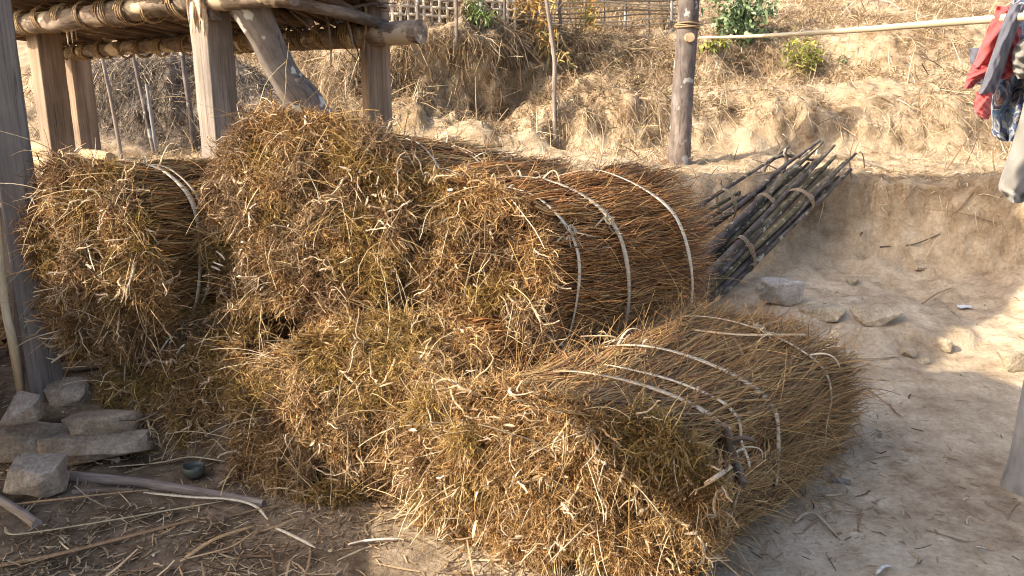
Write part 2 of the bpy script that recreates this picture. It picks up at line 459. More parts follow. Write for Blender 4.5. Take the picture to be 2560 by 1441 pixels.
def ground_material():
    m, n, l, bs = new_mat('earth')
    geo = n.new('ShaderNodeNewGeometry'); pos = geo.outputs['Position']
    zn = n.new('ShaderNodeAttribute'); zn.attribute_name = 'tint'
    sep = n.new('ShaderNodeSeparateColor'); l.new(zn.outputs['Color'], sep.inputs[0])
    a = noise_node(n, l, pos, 1.3, 6, .6); b = noise_node(n, l, pos, 7, 6, .62); c = noise_node(n, l, pos, 46, 5, .65)
    yr = ramp(n, [(.36, (.27, .20, .135)), (.48, (.43, .34, .24)), (.62, (.57, .475, .355))])
    mx = n.new('ShaderNodeMath'); mx.operation = 'MULTIPLY_ADD'; l.new(b.outputs[0], mx.inputs[0]); mx.inputs[1].default_value = .55
    m2 = n.new('ShaderNodeMath'); m2.operation = 'MULTIPLY'; l.new(a.outputs[0], m2.inputs[0]); m2.inputs[1].default_value = .45; l.new(m2.outputs[0], mx.inputs[2])
    l.new(mx.outputs[0], yr.inputs[0])
    hr = ramp(n, [(.36, (.17, .11, .06)), (.47, (.32, .24, .155)), (.61, (.46, .37, .26))])
    l.new(mx.outputs[0], hr.inputs[0])
    col = mixc(n, l, sep.outputs[0], yr.outputs[0], hr.outputs[0])
    # ash-grey dug earth
    gr = ramp(n, [(.4, (.10, .082, .065)), (.65, (.29, .24, .195))]); l.new(b.outputs[0], gr.inputs[0])
    col = mixc(n, l, sep.outputs[1], col, gr.outputs[0])
    # darker soil with chaff on the left of the yard
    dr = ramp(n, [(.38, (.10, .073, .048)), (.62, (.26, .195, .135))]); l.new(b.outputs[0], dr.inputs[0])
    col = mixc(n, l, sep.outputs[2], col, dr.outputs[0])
    sp = ramp(n, [(.3, (.76, .74, .72)), (.55, (1, 1, 1)), (.75, (1.15, 1.14, 1.12))]); l.new(c.outputs[0], sp.inputs[0])
    col = mixc(n, l, 1.0, col, sp.outputs[0], 'MULTIPLY')
    # loose dark crumbs
    vo = n.new('ShaderNodeTexVoronoi'); vo.inputs['Scale'].default_value = 26; l.new(pos, vo.inputs['Vector'])
    vr = ramp(n, [(.07, (.45, .42, .4)), (.13, (1, 1, 1))]); l.new(vo.outputs['Distance'], vr.inputs[0])
    msk = ramp(n, [(.52, (0, 0, 0)), (.6, (1, 1, 1))]); l.new(a.outputs[0], msk.inputs[0])
    col = mixc(n, l, msk.outputs[0], col, mixc(n, l, 1.0, col, vr.outputs[0], 'MULTIPLY'))
    l.new(col, bs.inputs['Base Color'])
    bs.inputs['Roughness'].default_value = .95
    bs.inputs['Specular IOR Level'].default_value = .1
    ad = n.new('ShaderNodeMath'); ad.operation = 'ADD'; l.new(b.outputs[0], ad.inputs[0]); l.new(c.outputs[0], ad.inputs[1])
    bump(n, l, ad.outputs[0], .018, .65, bs)
    return m
def build_ground():
    h, wd = GXX.shape
    acc = Acc()
    idx = np.arange(h * wd).reshape(h, wd)
    q = np.stack([idx[:-1, :-1], idx[:-1, 1:], idx[1:, 1:], idx[1:, :-1]], -1).reshape(-1, 4)
    ash = sm(.2, .5, np.exp(-((GXX + 3.3) / 1.25) ** 2 - ((GYY - 7.55) / .45) ** 2) + .25 * vnoise(GP * 3, 71))
    dark_soil = sm(.0, -.9, GXX + .45 * (GYY - 2.6) + .35 * vnoise(GP * 2.2, 73)) * (1 - GZONE) + .55 * (1 - GZONE) * np.exp(-((GXX - 1.9) / .9) ** 2 - ((GYY - 3.55) / .35) ** 2) * sm(-.3, .4, vnoise(GP * 5, 75))
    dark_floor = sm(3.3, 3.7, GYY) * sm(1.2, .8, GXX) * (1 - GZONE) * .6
    tint = np.stack([GZONE, ash, np.clip(np.maximum(dark_soil, dark_floor), 0, 1)], -1).reshape(-1, 3)
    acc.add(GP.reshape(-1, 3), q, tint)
    o = acc.build('ground', ground_material())
    tag(o, kind='structure', label='bare trampled earth yard rising to a dry terraced hillside')
build_ground()
bpy.context.view_layer.update()

# ------------------------------------------------------------------ dry grass on the hillside
def pick(n, dens):
    """n random points on the ground, chosen with the given density (per grid cell)"""
    p1 = GP[1:, :-1] - GP[:-1, :-1]; p2 = GP[:-1, 1:] - GP[:-1, :-1]
    ar = np.linalg.norm(np.cross(p1, p2), axis=-1) * dens[:-1, :-1]
    cs = np.cumsum(ar.ravel()); k = np.searchsorted(cs, RNG.random(n) * cs[-1])
    j, i = np.unravel_index(np.minimum(k, len(cs) - 1), ar.shape)
    u, v = RNG.random(n)[:, None], RNG.random(n)[:, None]
    return GP[j, i] + p1[j, i] * u + p2[j, i] * v, GN[j, i]
def strand_curves(p, d0, ln, droop, K=4, curl=.25, gdir=(0, 0, -1)):
    t = np.linspace(0, 1, K)[None, :, None]
    g = np.asarray(gdir, float)
    side = RNG.normal(size=(len(p), 1, 3)) * curl
    return p[:, None] + ln[:, None, None] * (d0[:, None] * t + (g * droop[:, None, None] + side) * t ** 2)
def choose(cols, n, jit=.15, wts=None):
    c = np.asarray(cols, float)
    k = RNG.choice(len(c), n, p=wts)
    return np.clip(c[k] * (1 + RNG.normal(size=(n, 1)) * jit), .005, .95)
STRAW = [(.43, .33, .21), (.52, .42, .285), (.34, .25, .155), (.26, .18, .11), (.60, .51, .37)]
BROWN = [(.27, .185, .115), (.20, .13, .075), (.36, .265, .17), (.13, .085, .05), (.46, .37, .25)]
def bank_top(X):
    return 7.25 + 0.28 * fbm(np.stack([X * .8, X * 0 + 9.1, X * 0], -1), 3, 51) + .36
def hill_grass():
    X, Y = GXX, GYY
    view = (np.abs(X) < .72 * Y + .4) * (Y < 12.4) * (X > -5.1) * (X < 6)
    lump = sm(-.35, .35, fbm(GP * 1.7, 3, 81))
    steepn = sm(.02, .3, 1 - GN[..., 2])
    bank2 = sm(6.7, 7.1, Y) * sm(8.6, 8.2, Y)
    dens = GZONE * view * (.12 + .9 * lump) * (.25 + .75 * sm(6.2, 7.0, Y)) * (1 - .35 * bank2 * sm(-.3, .4, X)) * (1 - .4 * sm(8.3, 7.9, Y) * sm(6.0, 6.4, Y))
    ash = np.exp(-((X + 3.3) / 1.15) ** 2 - ((Y - 7.55) / .4) ** 2)
    dens = dens * (1 - .75 * sm(.3, .6, ash))
    acc = Acc()
    fence = 1 - .95 * sm(8.9, 9.3, Y) * sm(11.2, 10.6, Y) * sm(-2, -1.6, X) * sm(2.4, 2.0, X)
    edge = np.exp(-((Y - bank_top(X)) / .16) ** 2) * (X > -.6)
    mound_hair = sm(.3, .6, ash) * view
    for n, lo, hi, wd, cols, dd, curl in ((95000, .03, .11, .0048, STRAW, dens, .6), (80000, .04, .14, .0048, BROWN, dens * sm(7.5, 8.4, Y + .4 * vnoise(GP * 1.5, 5)), .6),
                                    (24000, .06, .19, .006, BROWN + [(.16, .115, .06), (.11, .075, .045), (.25, .21, .10)], dens * fence * sm(-2.2, -1.2, X) * sm(2.6, 1.4, X) * sm(7.2, 7.9, Y), .4),
                                    (4000, .05, .16, .005, STRAW + BROWN, edge * view * (.2 + lump), .5),
                                    (6500, .04, .12, .0055, [(.17, .14, .11), (.25, .21, .165), (.34, .28, .22), (.12, .095, .075)], mound_hair, .6),
                                    (6000, .10, .34, .006, STRAW, dens * fence * sm(7.0, 7.6, Y) * lump, .35)):
        p, nn = pick(n, dd)
        st_ = np.clip(1 - nn[:, 2:], 0, 1)
        down = nn * nn[:, 2:] - np.array([0, 0, 1.])
        d0 = unit(nn * (.6 - .35 * sm(.05, .4, st_)) + down * .75 * sm(.03, .35, st_) + RNG.normal(size=(n, 3)) * .6 + np.array([0, -.05, .12]))
        ln = rnd(lo, hi, n)
        c = strand_curves(p, d0, ln, rnd(.3, 1.1, n), 4, curl)
        ww = np.outer(rnd(.6, 1.3, n) * wd, [1, .95, .8, .25])
        blades(acc, c, ww, choose(cols, n, .2))
    o = acc.build('dry_grass', MAT['grass'])
    tag(o, 'matted dry straw and brown grass covering the hillside banks', None, None, 'stuff')
hill_grass()
def hill_twigs():
    acc = Acc()
    n = 650
    dens = GZONE * (np.abs(GXX) < .72 * GYY + .3) * (GYY < 11.5) * (GXX > -5)
    p, nn = pick(n, dens)
    d0 = unit(nn * .35 + RNG.normal(size=(n, 3)) * .6)
    c = strand_curves(p, d0, rnd(.12, .5, n), rnd(0, .3, n), 6, .15)
    tubes(acc, c, np.outer(rnd(.003, .007, n), [1, 1, .9, .8, .6, .4]), choose(STRAW + BROWN + [(.7, .62, .46)], n), 4)
    o = acc.build('twig_litter', MAT['grass'])
    tag(o, 'dry twigs and stems scattered over the hillside', None, None, 'stuff')
hill_twigs()
def yard_litter():
    acc = Acc()
    X, Y = GXX, GYY
    left = sm(.9, -.5, X + .35 * (Y - 2.4)) * (Y > 1.3) * (Y < 4.2) * (X > -3.2)
    clump = sm(-.3, .4, fbm(GP * 3.1, 3, 91))
    right = .012 * (X > .2) * (Y > 1.8) * (Y < 6.2) * (X < 4.5) * clump
    pile = np.exp(-((X - 1.0) / .9) ** 2 - ((Y - 3.1) / 1.1) ** 2) * .12 * (X > .2)
    bankl = .05 * sm(4.0, 4.6, Y) * sm(6.3, 6.0, Y) * (X > .9) * (X < 4.5) * clump
    STR = [(.42, .32, .20), (.34, .25, .15), (.25, .17, .10), (.15, .10, .06), (.50, .41, .28), (.28, .20, .13)]
    for n, lo, hi, wd, dens in ((19000, .012, .06, .004, (1 - GZONE) * (left * (.15 + clump) + right + pile + bankl)), (1500, .06, .22, .006, (1 - GZONE) * (left * (.2 + clump) + right * .5 + pile)), (1500, .008, .022, .010, (1 - GZONE) * (left * (.2 + clump) + right))):
        p, nn = pick(n, dens)
        a = rnd(0, 6.283, n)
        d0 = unit(np.stack([np.cos(a), np.sin(a), rnd(-.02, .22, n)], -1))
        c = strand_curves(p + np.array([0, 0, .004]), d0, rnd(lo, hi, n), rnd(0, .15, n), 4, .22)
        c[..., 2] = np.maximum(c[..., 2], p[:, None, 2] + .002)
        blades(acc, c, np.outer(rnd(.6, 1.5, n) * wd, [.8, 1, 1, .6]), choose(STR, n, .2), np.array([0, 0, 1.]) + RNG.normal(size=(n, 1, 3)) * .5)
    o = acc.build('straw_litter', MAT['grass'])
    tag(o, 'broken straw, chaff and chips strewn over the yard', None, None, 'stuff')
yard_litter()

# ------------------------------------------------------------------ the bundles of dried plants
ROOTC = [(0.311, 0.178, 0.076), (0.43, 0.265, 0.113), (0.56, 0.375, 0.179), (0.323, 0.183, 0.064), (0.194, 0.106, 0.043), (0.667, 0.471, 0.243), (0.495, 0.328, 0.157)]
MOSS = [(.38, .255, .085), (.31, .20, .065), (.45, .32, .12), (.22, .14, .05)]
GOLD = [(.47, .315, .15), (.39, .245, .10), (.55, .405, .22)]
GREY = [(0.308, 0.211, 0.118), (0.231, 0.151, 0.081), (0.424, 0.3, 0.174)]
DKR = [(.16, .095, .05), (.22, .13, .065), (.30, .19, .10)]
STEMR = [(0.469, 0.23, 0.084), (0.369, 0.17, 0.06), (0.571, 0.304, 0.113), (0.241, 0.115, 0.044), (0.685, 0.424, 0.178)]
STEMG = [(.43, .285, .12), (.35, .215, .09), (.53, .375, .18), (.23, .135, .06), (.38, .20, .09)]
def ribbon(acc, P, N, width, thick, tint):
    """flat strip along P with face normal N (solid, four-sided)"""
    T = unit(np.gradient(P, axis=0)); S = unit(np.cross(T, N)); N = np.cross(S, T)
    K = len(P)
    wv = np.broadcast_to(width, K)[:, None] / 2
    ring = np.stack([P - S * wv, P + S * wv, P + S * wv + N * thick, P - S * wv + N * thick], 1)
    k = np.arange(K - 1)[:, None] * 4; s = np.arange(4)[None]; s2 = (s + 1) % 4
    q = np.stack([k + s, k + s2, k + 4 + s2, k + 4 + s], -1).reshape(-1, 4)
    q = np.vstack([q, [[3, 2, 1, 0], [4 * K - 4, 4 * K - 3, 4 * K - 2, 4 * K - 1]]])
    acc.add(ring.reshape(-1, 3), q, tint)
class Bundle:
    def __init__(s, C, az, L, rx, rz, label, tilt=0.0, seed=0, straps=(), stem='R', nroot=9000, nstem=4200, cross=.1, flare=.14, clusters=None, fringe=1.0, dome=.10, bushy=.3, lite=1.0, skew=0.0, lean=0.0, box=3.0):
        s.C = np.asarray(C, float); s.L = L; s.rx = rx; s.rz = rz; s.seed = seed; s.dome = dome * .55; s.flare = flare * .6; s.skew = skew; s.lean = lean; s.box = box
        s.a = unit(np.array([math.cos(az), math.sin(az), tilt])); s.s = unit(np.cross(s.a, (0, 0, 1))); s.n = np.cross(s.s, s.a)
        s.fn = unit(-s.a + skew * s.s + lean * s.n)
        s.ts = [q[0] for q in straps]
        o = thing('plant_bundle', s.C - np.array([0, 0, rz]), label, 'plant bundle', 'bundles of dried plants stacked in the yard')
        s.o = o
        s.core(); s.stems(nstem, STEMR if stem == 'R' else STEMG, cross, bushy); s.roots(nroot, clusters, fringe, lite)
        for q in straps:
            s.strap(*q)
    def rad(s, th, t):
        q = np.stack([np.cos(th) * 1.5 + s.seed * 3.7, np.sin(th) * 1.5, t * 1.1 + 0 * th], -1)
        r = 1 + .085 * fbm(q, 3, s.seed) + .03 * vnoise(q * 4.5, s.seed + 9)
        r = r + s.flare * np.clip(1 - t / .22, 0, 1.2) ** 1.5 + .06 * np.clip((t - s.L * .75) / (s.L * .3), 0, 1)
        g = vnoise(np.stack([th * 2.1 + s.seed * 5.3, t * .45 + 0 * th, 0 * th + s.seed], -1), s.seed + 40)
        r = r - .075 * np.exp(-(g / .11) ** 2) * np.clip(t / .3, 0, 1)
        for ts in s.ts:
            r = r - .06 * np.exp(-((t - ts) / .08) ** 2)
        return r
    def pt(s, th, rho, t):
        r = s.rad(th, t) * rho
        c, sn = np.cos(th), np.sin(th)
        r = r * (np.abs(c) ** s.box + np.abs(sn) ** s.box) ** (-1 / s.box) * .95      # pressed together, so boxy rather than round
        t = np.asarray(t) + (s.skew * s.rx * c + s.lean * s.rz * sn) * rho * np.clip(1 - np.asarray(t) / (.7 * s.L), 0, 1.3)
        # flattened where it rests
        sn2 = np.where(sn < 0, -np.minimum(np.abs(sn), .86 + .08 * np.abs(c)), sn)
        return s.C + np.asarray(t)[..., None] * s.a + (s.rx * r * c)[..., None] * s.s + (s.rz * r * sn2)[..., None] * s.n
    def face_t(s, th, rho):
        q = np.stack([np.cos(th) * rho * 3.2 + s.seed, np.sin(th) * rho * 3.2, 0 * th + s.seed], -1)
        return -s.dome * (1 - np.clip(rho, 0, 1.2) ** 2) + .055 * fbm(q, 3, s.seed + 5) + .02 * vnoise(q * 3.3, s.seed + 3)
    def core(s):
        acc = Acc(); M, K = 40, 14
        th = np.linspace(0, 2 * math.pi, M, endpoint=False)
        rows = []
        for rho in (.05, .25, .5, .7):
            rows.append(s.pt(th, np.full(M, rho), s.face_t(th, np.full(M, rho)) + .05))
        for t in np.linspace(.07, s.L * .93, K):
            rows.append(s.pt(th, np.full(M, .86), np.full(M, t)))
        for rho in (.6, .3, .05):
            rows.append(s.pt(th, np.full(M, rho), np.full(M, s.L * .94)))
        v = np.array(rows); n = len(rows)
        k = np.arange(n - 1)[:, None] * M; i = np.arange(M)[None]; j = (i + 1) % M
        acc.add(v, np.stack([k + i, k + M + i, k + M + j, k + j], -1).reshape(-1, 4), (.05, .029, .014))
        acc.poly.append(list(range(M))); acc.poly.append([(n - 1) * M + i for i in range(M)][::-1])
        acc.build('packed_stalks', MAT['stalk'], s.o)
    def stems(s, n, cols, cross, bushy):
        K = 10
        th0 = rnd(-math.pi * .42, math.pi * 1.42, n)
        grp = np.floor(th0 * 9 + s.seed) ; gj = _hash(grp, grp * 0, grp * 0, s.seed) - .5
        rho = 1.03 - .19 * RNG.random(n) ** 1.2
        t0 = rnd(-.02, .45, n) * (RNG.random(n) < .45) + rnd(-.02, .05, n)
        t1 = np.minimum(t0 + rnd(.5, 1.2, n) * s.L, s.L * rnd(.82, 1.1, n))
        u = np.linspace(0, 1, K)[None]
        t = t0[:, None] + (t1 - t0)[:, None] * u
        dth = (RNG.normal(size=n) * cross * .75 + gj * cross * 1.3 + 1.6 * cross * vnoise(np.stack([th0 * 2.2, t0 * 2, 0 * th0 + s.seed], -1), 3))[:, None]
        th = th0[:, None] + dth * (u - .3) + dth * .5 * np.sin(u * 3.1) * (gj > 0)[:, None] + .035 * RNG.normal(size=(n, 1)) * np.sin(u * rnd(4, 14, n)[:, None] + rnd(0, 6, n)[:, None])
        rh = rho[:, None] + .022 * RNG.normal(size=(n, 1)) * np.sin(u * rnd(3, 10, n)[:, None] + rnd(0, 6, n)[:, None]) + .05 * np.clip(u - .75, 0, 1) * RNG.normal(size=(n, 1)) * 2
        P = s.pt(th, rh, t) + RNG.normal(size=(n, K, 3)) * .0022
        r = np.outer(np.exp(RNG.normal(size=n) * .38) * .0022, np.linspace(1.25, .55, K))
        col = choose(cols, n, .22)
        gold = fbm(np.stack([th0 * 2.3 + s.seed, t0 * 1.5, 0 * th0], -1), 2, s.seed + 31) + .55 * np.sin(th0) - .45
        k2 = (RNG.random(n) < 1 / (1 + np.exp(-9 * gold))) & (RNG.random(n) < .85)
        col[k2] = choose(STEMG, int(k2.sum()), .22)
        dk = RNG.random(n) < .16
        col[dk] *= .5
        acc = Acc(); tubes(acc, P, r, col, 3)
        # fine stray side twigs
        m = int(n * bushy)
        th = rnd(-math.pi * .4, math.pi * 1.4, m); tt = rnd(.08, s.L * 1.02, m)
        p = s.pt(th, np.full(m, .98), tt)
        out = unit(np.cos(th)[:, None] * s.s + np.sin(th)[:, None] * s.n)
        d = unit(s.a * rnd(.5, 1.2, m)[:, None] + out * rnd(-.05, .35, m)[:, None] + RNG.normal(size=(m, 3)) * (.22 + cross))
        c = strand_curves(p, d, rnd(.06, .26, m), rnd(0, .25, m), 6, .22)
        tubes(acc, c, np.outer(rnd(.0009, .0020, m), np.linspace(1, .6, 6)), choose(cols + GOLD[:2], m, .25), 3)
        # the far ends spread a little
        m = int(n * .22)
        th = rnd(-.6, math.pi + .6, m); rr = rnd(.3, 1.0, m) ** .6
        p = s.pt(th, rr, np.full(m, s.L * .97))
        out = unit(np.cos(th)[:, None] * s.s + np.sin(th)[:, None] * s.n)
        c = strand_curves(p, unit(s.a + out * .35 + RNG.normal(size=(m, 3)) * .3), rnd(.05, .16, m), rnd(0, .4, m), 6, .25)
        tubes(acc, c, np.outer(rnd(.0009, .0019, m), np.linspace(1, .6, 6)), choose(cols, m, .22), 3)
        tag(acc.build('stalks', MAT['stalk'], s.o), kind='stuff')
    def roots(s, n, clusters, fringe, lite):
        acc = Acc()
        nc = 46
        cr = np.sqrt(RNG.random(nc)) * 1.03; ca = rnd(0, 6.283, nc)
        cx, cy = cr * np.cos(ca), cr * np.sin(ca)
        kinds = RNG.choice(5, nc, p=clusters or [.42, .16, .14, .10, .18])
        pal = [ROOTC, MOSS, GOLD, GREY, DKR]
        clift = rnd(-.035, .035, nc)
        swirl = rnd(.1, 1.15, nc); lift = rnd(.25, 1.0, nc)
        cdir = unit(RNG.normal(size=(nc, 3)))
        def lay(m, l0, l1, r0, r1, K, curl, sides, back, pals=None, amount=1.0, jit=.28, kids=0):
            a = rnd(0, 6.283, m); q = np.sqrt(RNG.random(m)) * 1.02
            x, y = q * np.cos(a), q * np.sin(a)
            d2 = (x[:, None] - cx[None]) ** 2 + (y[:, None] - cy[None]) ** 2
            k = np.argmin(d2 * (1 + .5 * RNG.random((m, nc))), 1)
            # pull strands towards their own tuft so that gaps open between tufts
            pull = rnd(0, .30, m)
            x = x + (cx[k] - x) * pull; y = y + (cy[k] - y) * pull
            th = np.arctan2(y, x); rho = np.hypot(x, y)
            p = s.pt(th, rho, s.face_t(th, rho) + back * RNG.random(m) - clift[k] - .01)
            tu = unit((x - cx[k])[:, None] * s.s + (y - cy[k])[:, None] * s.n + 1e-6)
            rim = np.clip((rho - .72) / .3, 0, 1)[:, None]
            out = np.cos(th)[:, None] * s.s + np.sin(th)[:, None] * s.n
            d0 = unit(s.fn * lift[k][:, None] + tu * swirl[k][:, None] + cdir[k] * .35 + out * rim * .6 * fringe + RNG.normal(size=(m, 3)) * .75)
            ln = rnd(l0, l1, m) * (1 + .25 * rim[:, 0])
            st = np.zeros((m, K, 3)); d = d0.copy(); pp = p.copy()
            bend = RNG.normal(size=(m, 3)) * curl
            for i in range(K):
                st[:, i] = pp
                pp = pp + d * (ln / (K - 1))[:, None]
                d = unit(d + bend * .5 + RNG.normal(size=(m, 3)) * curl + np.array([0, 0, -.10]))
            r = np.exp(RNG.normal(size=m) * .3) * rnd(r0, r1, m)
            tap = np.linspace(1.15, .55, K) if r0 < .004 else np.linspace(1.25, .3, K)
            col = np.zeros((m, 3))
            for i in range(5):
                w_ = kinds[k] == i
                if w_.any():
                    col[w_] = choose(pals or pal[i], int(w_.sum()), jit)
            tubes(acc, st, np.outer(r, tap), col, sides)
            # rootlets that fork off
            for _ in range(kids):
                i = RNG.integers(1, K - 1, m)
                p0 = st[np.arange(m), i]; dd = unit(st[np.arange(m), i + 1] - p0) * .8 + RNG.normal(size=(m, 3)) * .65
                c = strand_curves(p0, unit(dd), rnd(.015, .055, m), rnd(-.1, .3, m), 4, .35)
                tubes(acc, c, np.outer(r * rnd(.35, .65, m), [1, .9, .7, .4]), col * rnd(.8, 1.15, (m, 1)), 3)
        lay(int(n * 1.45 * lite), .024, .078, .0007, .0014, 5, .48, 3, .04)
        lay(int(n *   .60 * lite), .035, .105, .0010, .0018, 7, .46, 3, .035, kids=1)
        lay(int(n * .22), .045, .125, .0013, .0025, 8, .40, 4, .025, None, 1, .2, kids=3)
        lay(int(n * .030), .06, .17, .0024, .0044, 9, .40, 6, .02, [(.50, .37, .235), (.60, .47, .32), (.42, .30, .185), (.68, .56, .40)], 1, .12, kids=4)
        # long fine straws lying across the face
        lay(int(n * .018), .14, .30, .0010, .0019, 7, .07, 3, .0, [(.60, .46, .25), (.46, .30, .12), (.70, .60, .42)])
        # chips of pale pith and bark
        m = int(n * .0035)
        th = rnd(0, 6.283, m); rho = np.sqrt(RNG.random(m))
        p = s.pt(th, rho, s.face_t(th, rho) - .055)
        c = strand_curves(p, unit(RNG.normal(size=(m, 3)) + 1e-3), rnd(.02, .055, m), rnd(-.2, .4, m), 4, .4)
        blades(acc, c, np.outer(rnd(.005, .012, m), [.6, 1, 1, .4]), choose([(.72, .64, .50), (.80, .74, .62), (.60, .48, .33)], m, .1))
        tag(acc.build('roots', MAT['root'], s.o), kind='stuff')
    def strap(s, t, th0=-.75, th1=2.6, width=.017, double=True, knot=None, slant=0.0):
        width *= .82
        acc = Acc(); K = 44
        for q in range(2 if double else 1):
            th = np.linspace(th0 + rnd(-.1, .1), th1 + rnd(-.15, .15), K)
            tt = t + q * (width * 1.05 + .016 * (1 + np.sin(th * 1.7 + s.seed))) + slant * (th - 1) + .012 * np.sin(th * 2.3 + q)
            rho = 1.03 + .012 * np.sin(th * 5 + q * 2) + .004 * q
            P = s.pt(th, rho, tt)
            # a stretched strip bridges the hollows
            ax = s.C + ((P - s.C) @ s.a)[:, None] * s.a
            dv = P - ax; ds = np.linalg.norm(dv, axis=1); out = dv / ds[:, None]
            for _ in range(12):
                ds[1:-1] = np.maximum(ds[1:-1], .5 * (ds[:-2] + ds[2:]))
            for _ in range(3):
                ds[1:-1] = .5 * ds[1:-1] + .25 * (ds[:-2] + ds[2:])
            P = ax + out * (ds + .014)[:, None]
            out = out + RNG.normal(size=(1, 3)) * .1
            wd = width * (.85 if q else 1.25) * (1 + .22 * np.sin(th * 3 + q) + .12 * np.sin(th * 11 + q))
            wd[-4:] *= np.linspace(1, .4, 4); wd[:3] *= np.linspace(.5, 1, 3)
            ribbon(acc, P, out, wd, .0022, choose([(.66, .58, .44), (.58, .49, .35), (.72, .66, .54)], 1, .06)[0])
        # split ends that have worked loose
        for _ in range(3):
            th_ = rnd(max(th0, .1), th1 - .1); b0 = s.pt(np.array([th_]), np.array([1.05]), np.array([t + slant * (th_ - 1)]))[0]
            o_ = math.cos(th_) * s.s + math.sin(th_) * s.n; d_ = unit(s.a * rnd(-.8, .8) + o_ * .35 + RNG.normal(size=3) * .5)
            u_ = np.linspace(0, 1, 12)[:, None]; l_ = rnd(.07, .2)
            ribbon(acc, b0 + d_ * l_ * u_ + o_ * .035 * np.sin(u_ * 2.8) - np.array([0, 0, .06]) * u_ ** 2, unit(o_ + RNG.normal(size=3) * .3), width * np.linspace(.6, .25, 12), .0016, choose([(.58, .48, .33), (.66, .58, .44)], 1, .08)[0])
        o = acc.build('strap', MAT['strip'], s.o)
        if knot is not None:
            for th in np.atleast_1d(knot):
                ka = Acc()
                c = s.pt(np.array([th]), np.array([1.09]), np.array([t + .01]))[0]
                out = unit(np.cos(th) * s.s + np.sin(th) * s.n)
                for _ in range(7):
                    d = unit(RNG.normal(size=3) + out * .5); e = unit(RNG.normal(size=3))
                    l_ = rnd(.04, .12); u = np.linspace(0, 1, 9)[:, None]
                    P = c + d * l_ * u + e * l_ * .55 * np.sin(u * rnd(2, 4.5)) + np.array([0, 0, -.03]) * u ** 2
                    ribbon(ka, P, unit(np.cross(d, e)), np.linspace(.011, .005, 9), .0015, choose([(.60, .50, .35), (.68, .60, .46), (.46, .36, .23)], 1, .1)[0])
                u = np.linspace(0, 6.28, 14)
                for r_ in (.016, .02):
                    P = c + out * .012 + r_ * (np.cos(u)[:, None] * s.a + np.sin(u)[:, None] * unit(np.cross(out, s.a)))
                    ribbon(ka, P, np.broadcast_to(out, P.shape), .010, .003, (.60, .52, .38))
                k_ = ka.build('knot', MAT['strip'], None, True, WLOC[s.o.name])
                k_.location = (0, 0, 0)
                k_.parent = o
BUND = [
    # C (pixel, depth), azimuth of the stalks, ...
    dict(C=W(245, 650, 3.32), az=R(60), L=1.25, box=2.3, rx=.30, rz=.42, seed=1, skew=.3, stem='G', straps=[(.25, -1.0, 1.75, .019, True), (.85, .2, 2.0, .014, True)], cross=.1,
         label='leftmost plant bundle, beside the grey foreground post, tied with a doubled pale strip', clusters=[.42, .26, .12, .06, .14], fringe=.7),
    dict(C=W(745, 548, 3.36), az=R(56), L=1.15, rx=.42, rz=.44, seed=2, skew=.42, lean=.12, stem='G', tilt=-.13, straps=[(.42, -.1, 2.2, .013, False), (.86, -.3, 2.0, .016, True, 1.3)], cross=.1,
         label='topmost plant bundle of the stack, its roots below the leaning lichen-spotted trunk', clusters=[.36, .22, .10, .12, .20], nroot=11500),
    dict(C=W(950, 640, 3.42), az=R(52), L=1.2, rx=.35, rz=.40, seed=3, skew=.5, stem='R', straps=[(.3, 0, 2.0, .014, False)], cross=.08,
         label='plant bundle wedged between the topmost bundle and the reddish three-strap bundle', clusters=[.48, .12, .14, .08, .18]),
    dict(C=W(1105, 728, 3.28), az=R(45), L=1.48, rx=.43, rz=.475, seed=4, box=2.5, skew=.5, lean=.08, stem='R', straps=[(.22, -.95, 1.6, .019, False, .55, -.03), (.60, -.95, 2.2, .022, False, (1.55, .6), -.11), (1.12, -.8, 2.35, .023, False, (1.7,), -.17)], cross=.07, nstem=6200,
         label='reddish plant bundle at the right of the upper layer, tied by three pale straps', clusters=[.55, .10, .12, .07, .16], nroot=10500),
    dict(C=W(462, 985, 3.3), az=R(62), L=1.1, rx=.38, rz=.35, seed=5, skew=.3, lean=.5, stem='G', straps=[(.4, -.5, 2.0)], cross=.12,
         label='dull shaded plant bundle at the lower left behind the flat ledge stones', clusters=[.34, .30, .04, .12, .20], nroot=7500),
    dict(C=W(880, 1105, 2.86), az=R(55), L=1.2, rx=.45, rz=.40, seed=6, skew=.45, lean=.26, stem='G', straps=[(.4, -.5, 2.0)], cross=.12,
         label='lower middle plant bundle, resting on the ground where the grey branch ends', clusters=[.50, .20, .06, .06, .18], nroot=10500),
    dict(C=W(985, 1020, 3.0), az=R(48), L=1.1, rx=.43, rz=.36, seed=9, skew=.5, lean=.3, stem='R', straps=[(.6, -.3, 1.2)], cross=.1, nstem=2500,
         label='plant bundle squeezed low between the lower middle bundle and the large golden one', clusters=[.55, .14, .14, .05, .12], nroot=9500),
    dict(C=W(1372, 1218, 2.37), az=R(48), L=1.42, rx=.53, rz=.335, seed=7, skew=.3, stem='G', straps=[(.27, -.9, 1.75, .023, False), (.40, .15, 1.6, .012, False, None, .05), (.68, -.7, 2.1, .021, False, (2.0,)), (1.2, -.8, 1.9, .019, False, (1.25,))], cross=.30, nstem=9000, bushy=.55, nroot=15000,
         label='large golden plant bundle nearest the camera at the lower right, spreading onto the bare yard', clusters=[.62, .12, .16, .06, .04], flare=.06, lean=-.08, dome=.16),
    dict(C=W(1520, 1010, 3.25), az=R(46), L=1.15, rx=.32, rz=.19, seed=8, stem='R', straps=[(.85, -.3, 2.2, .014, True)], cross=.16, nroot=2500, nstem=3500,
         label='low reddish plant bundle behind the large golden one, mostly buried in the stack'),
]
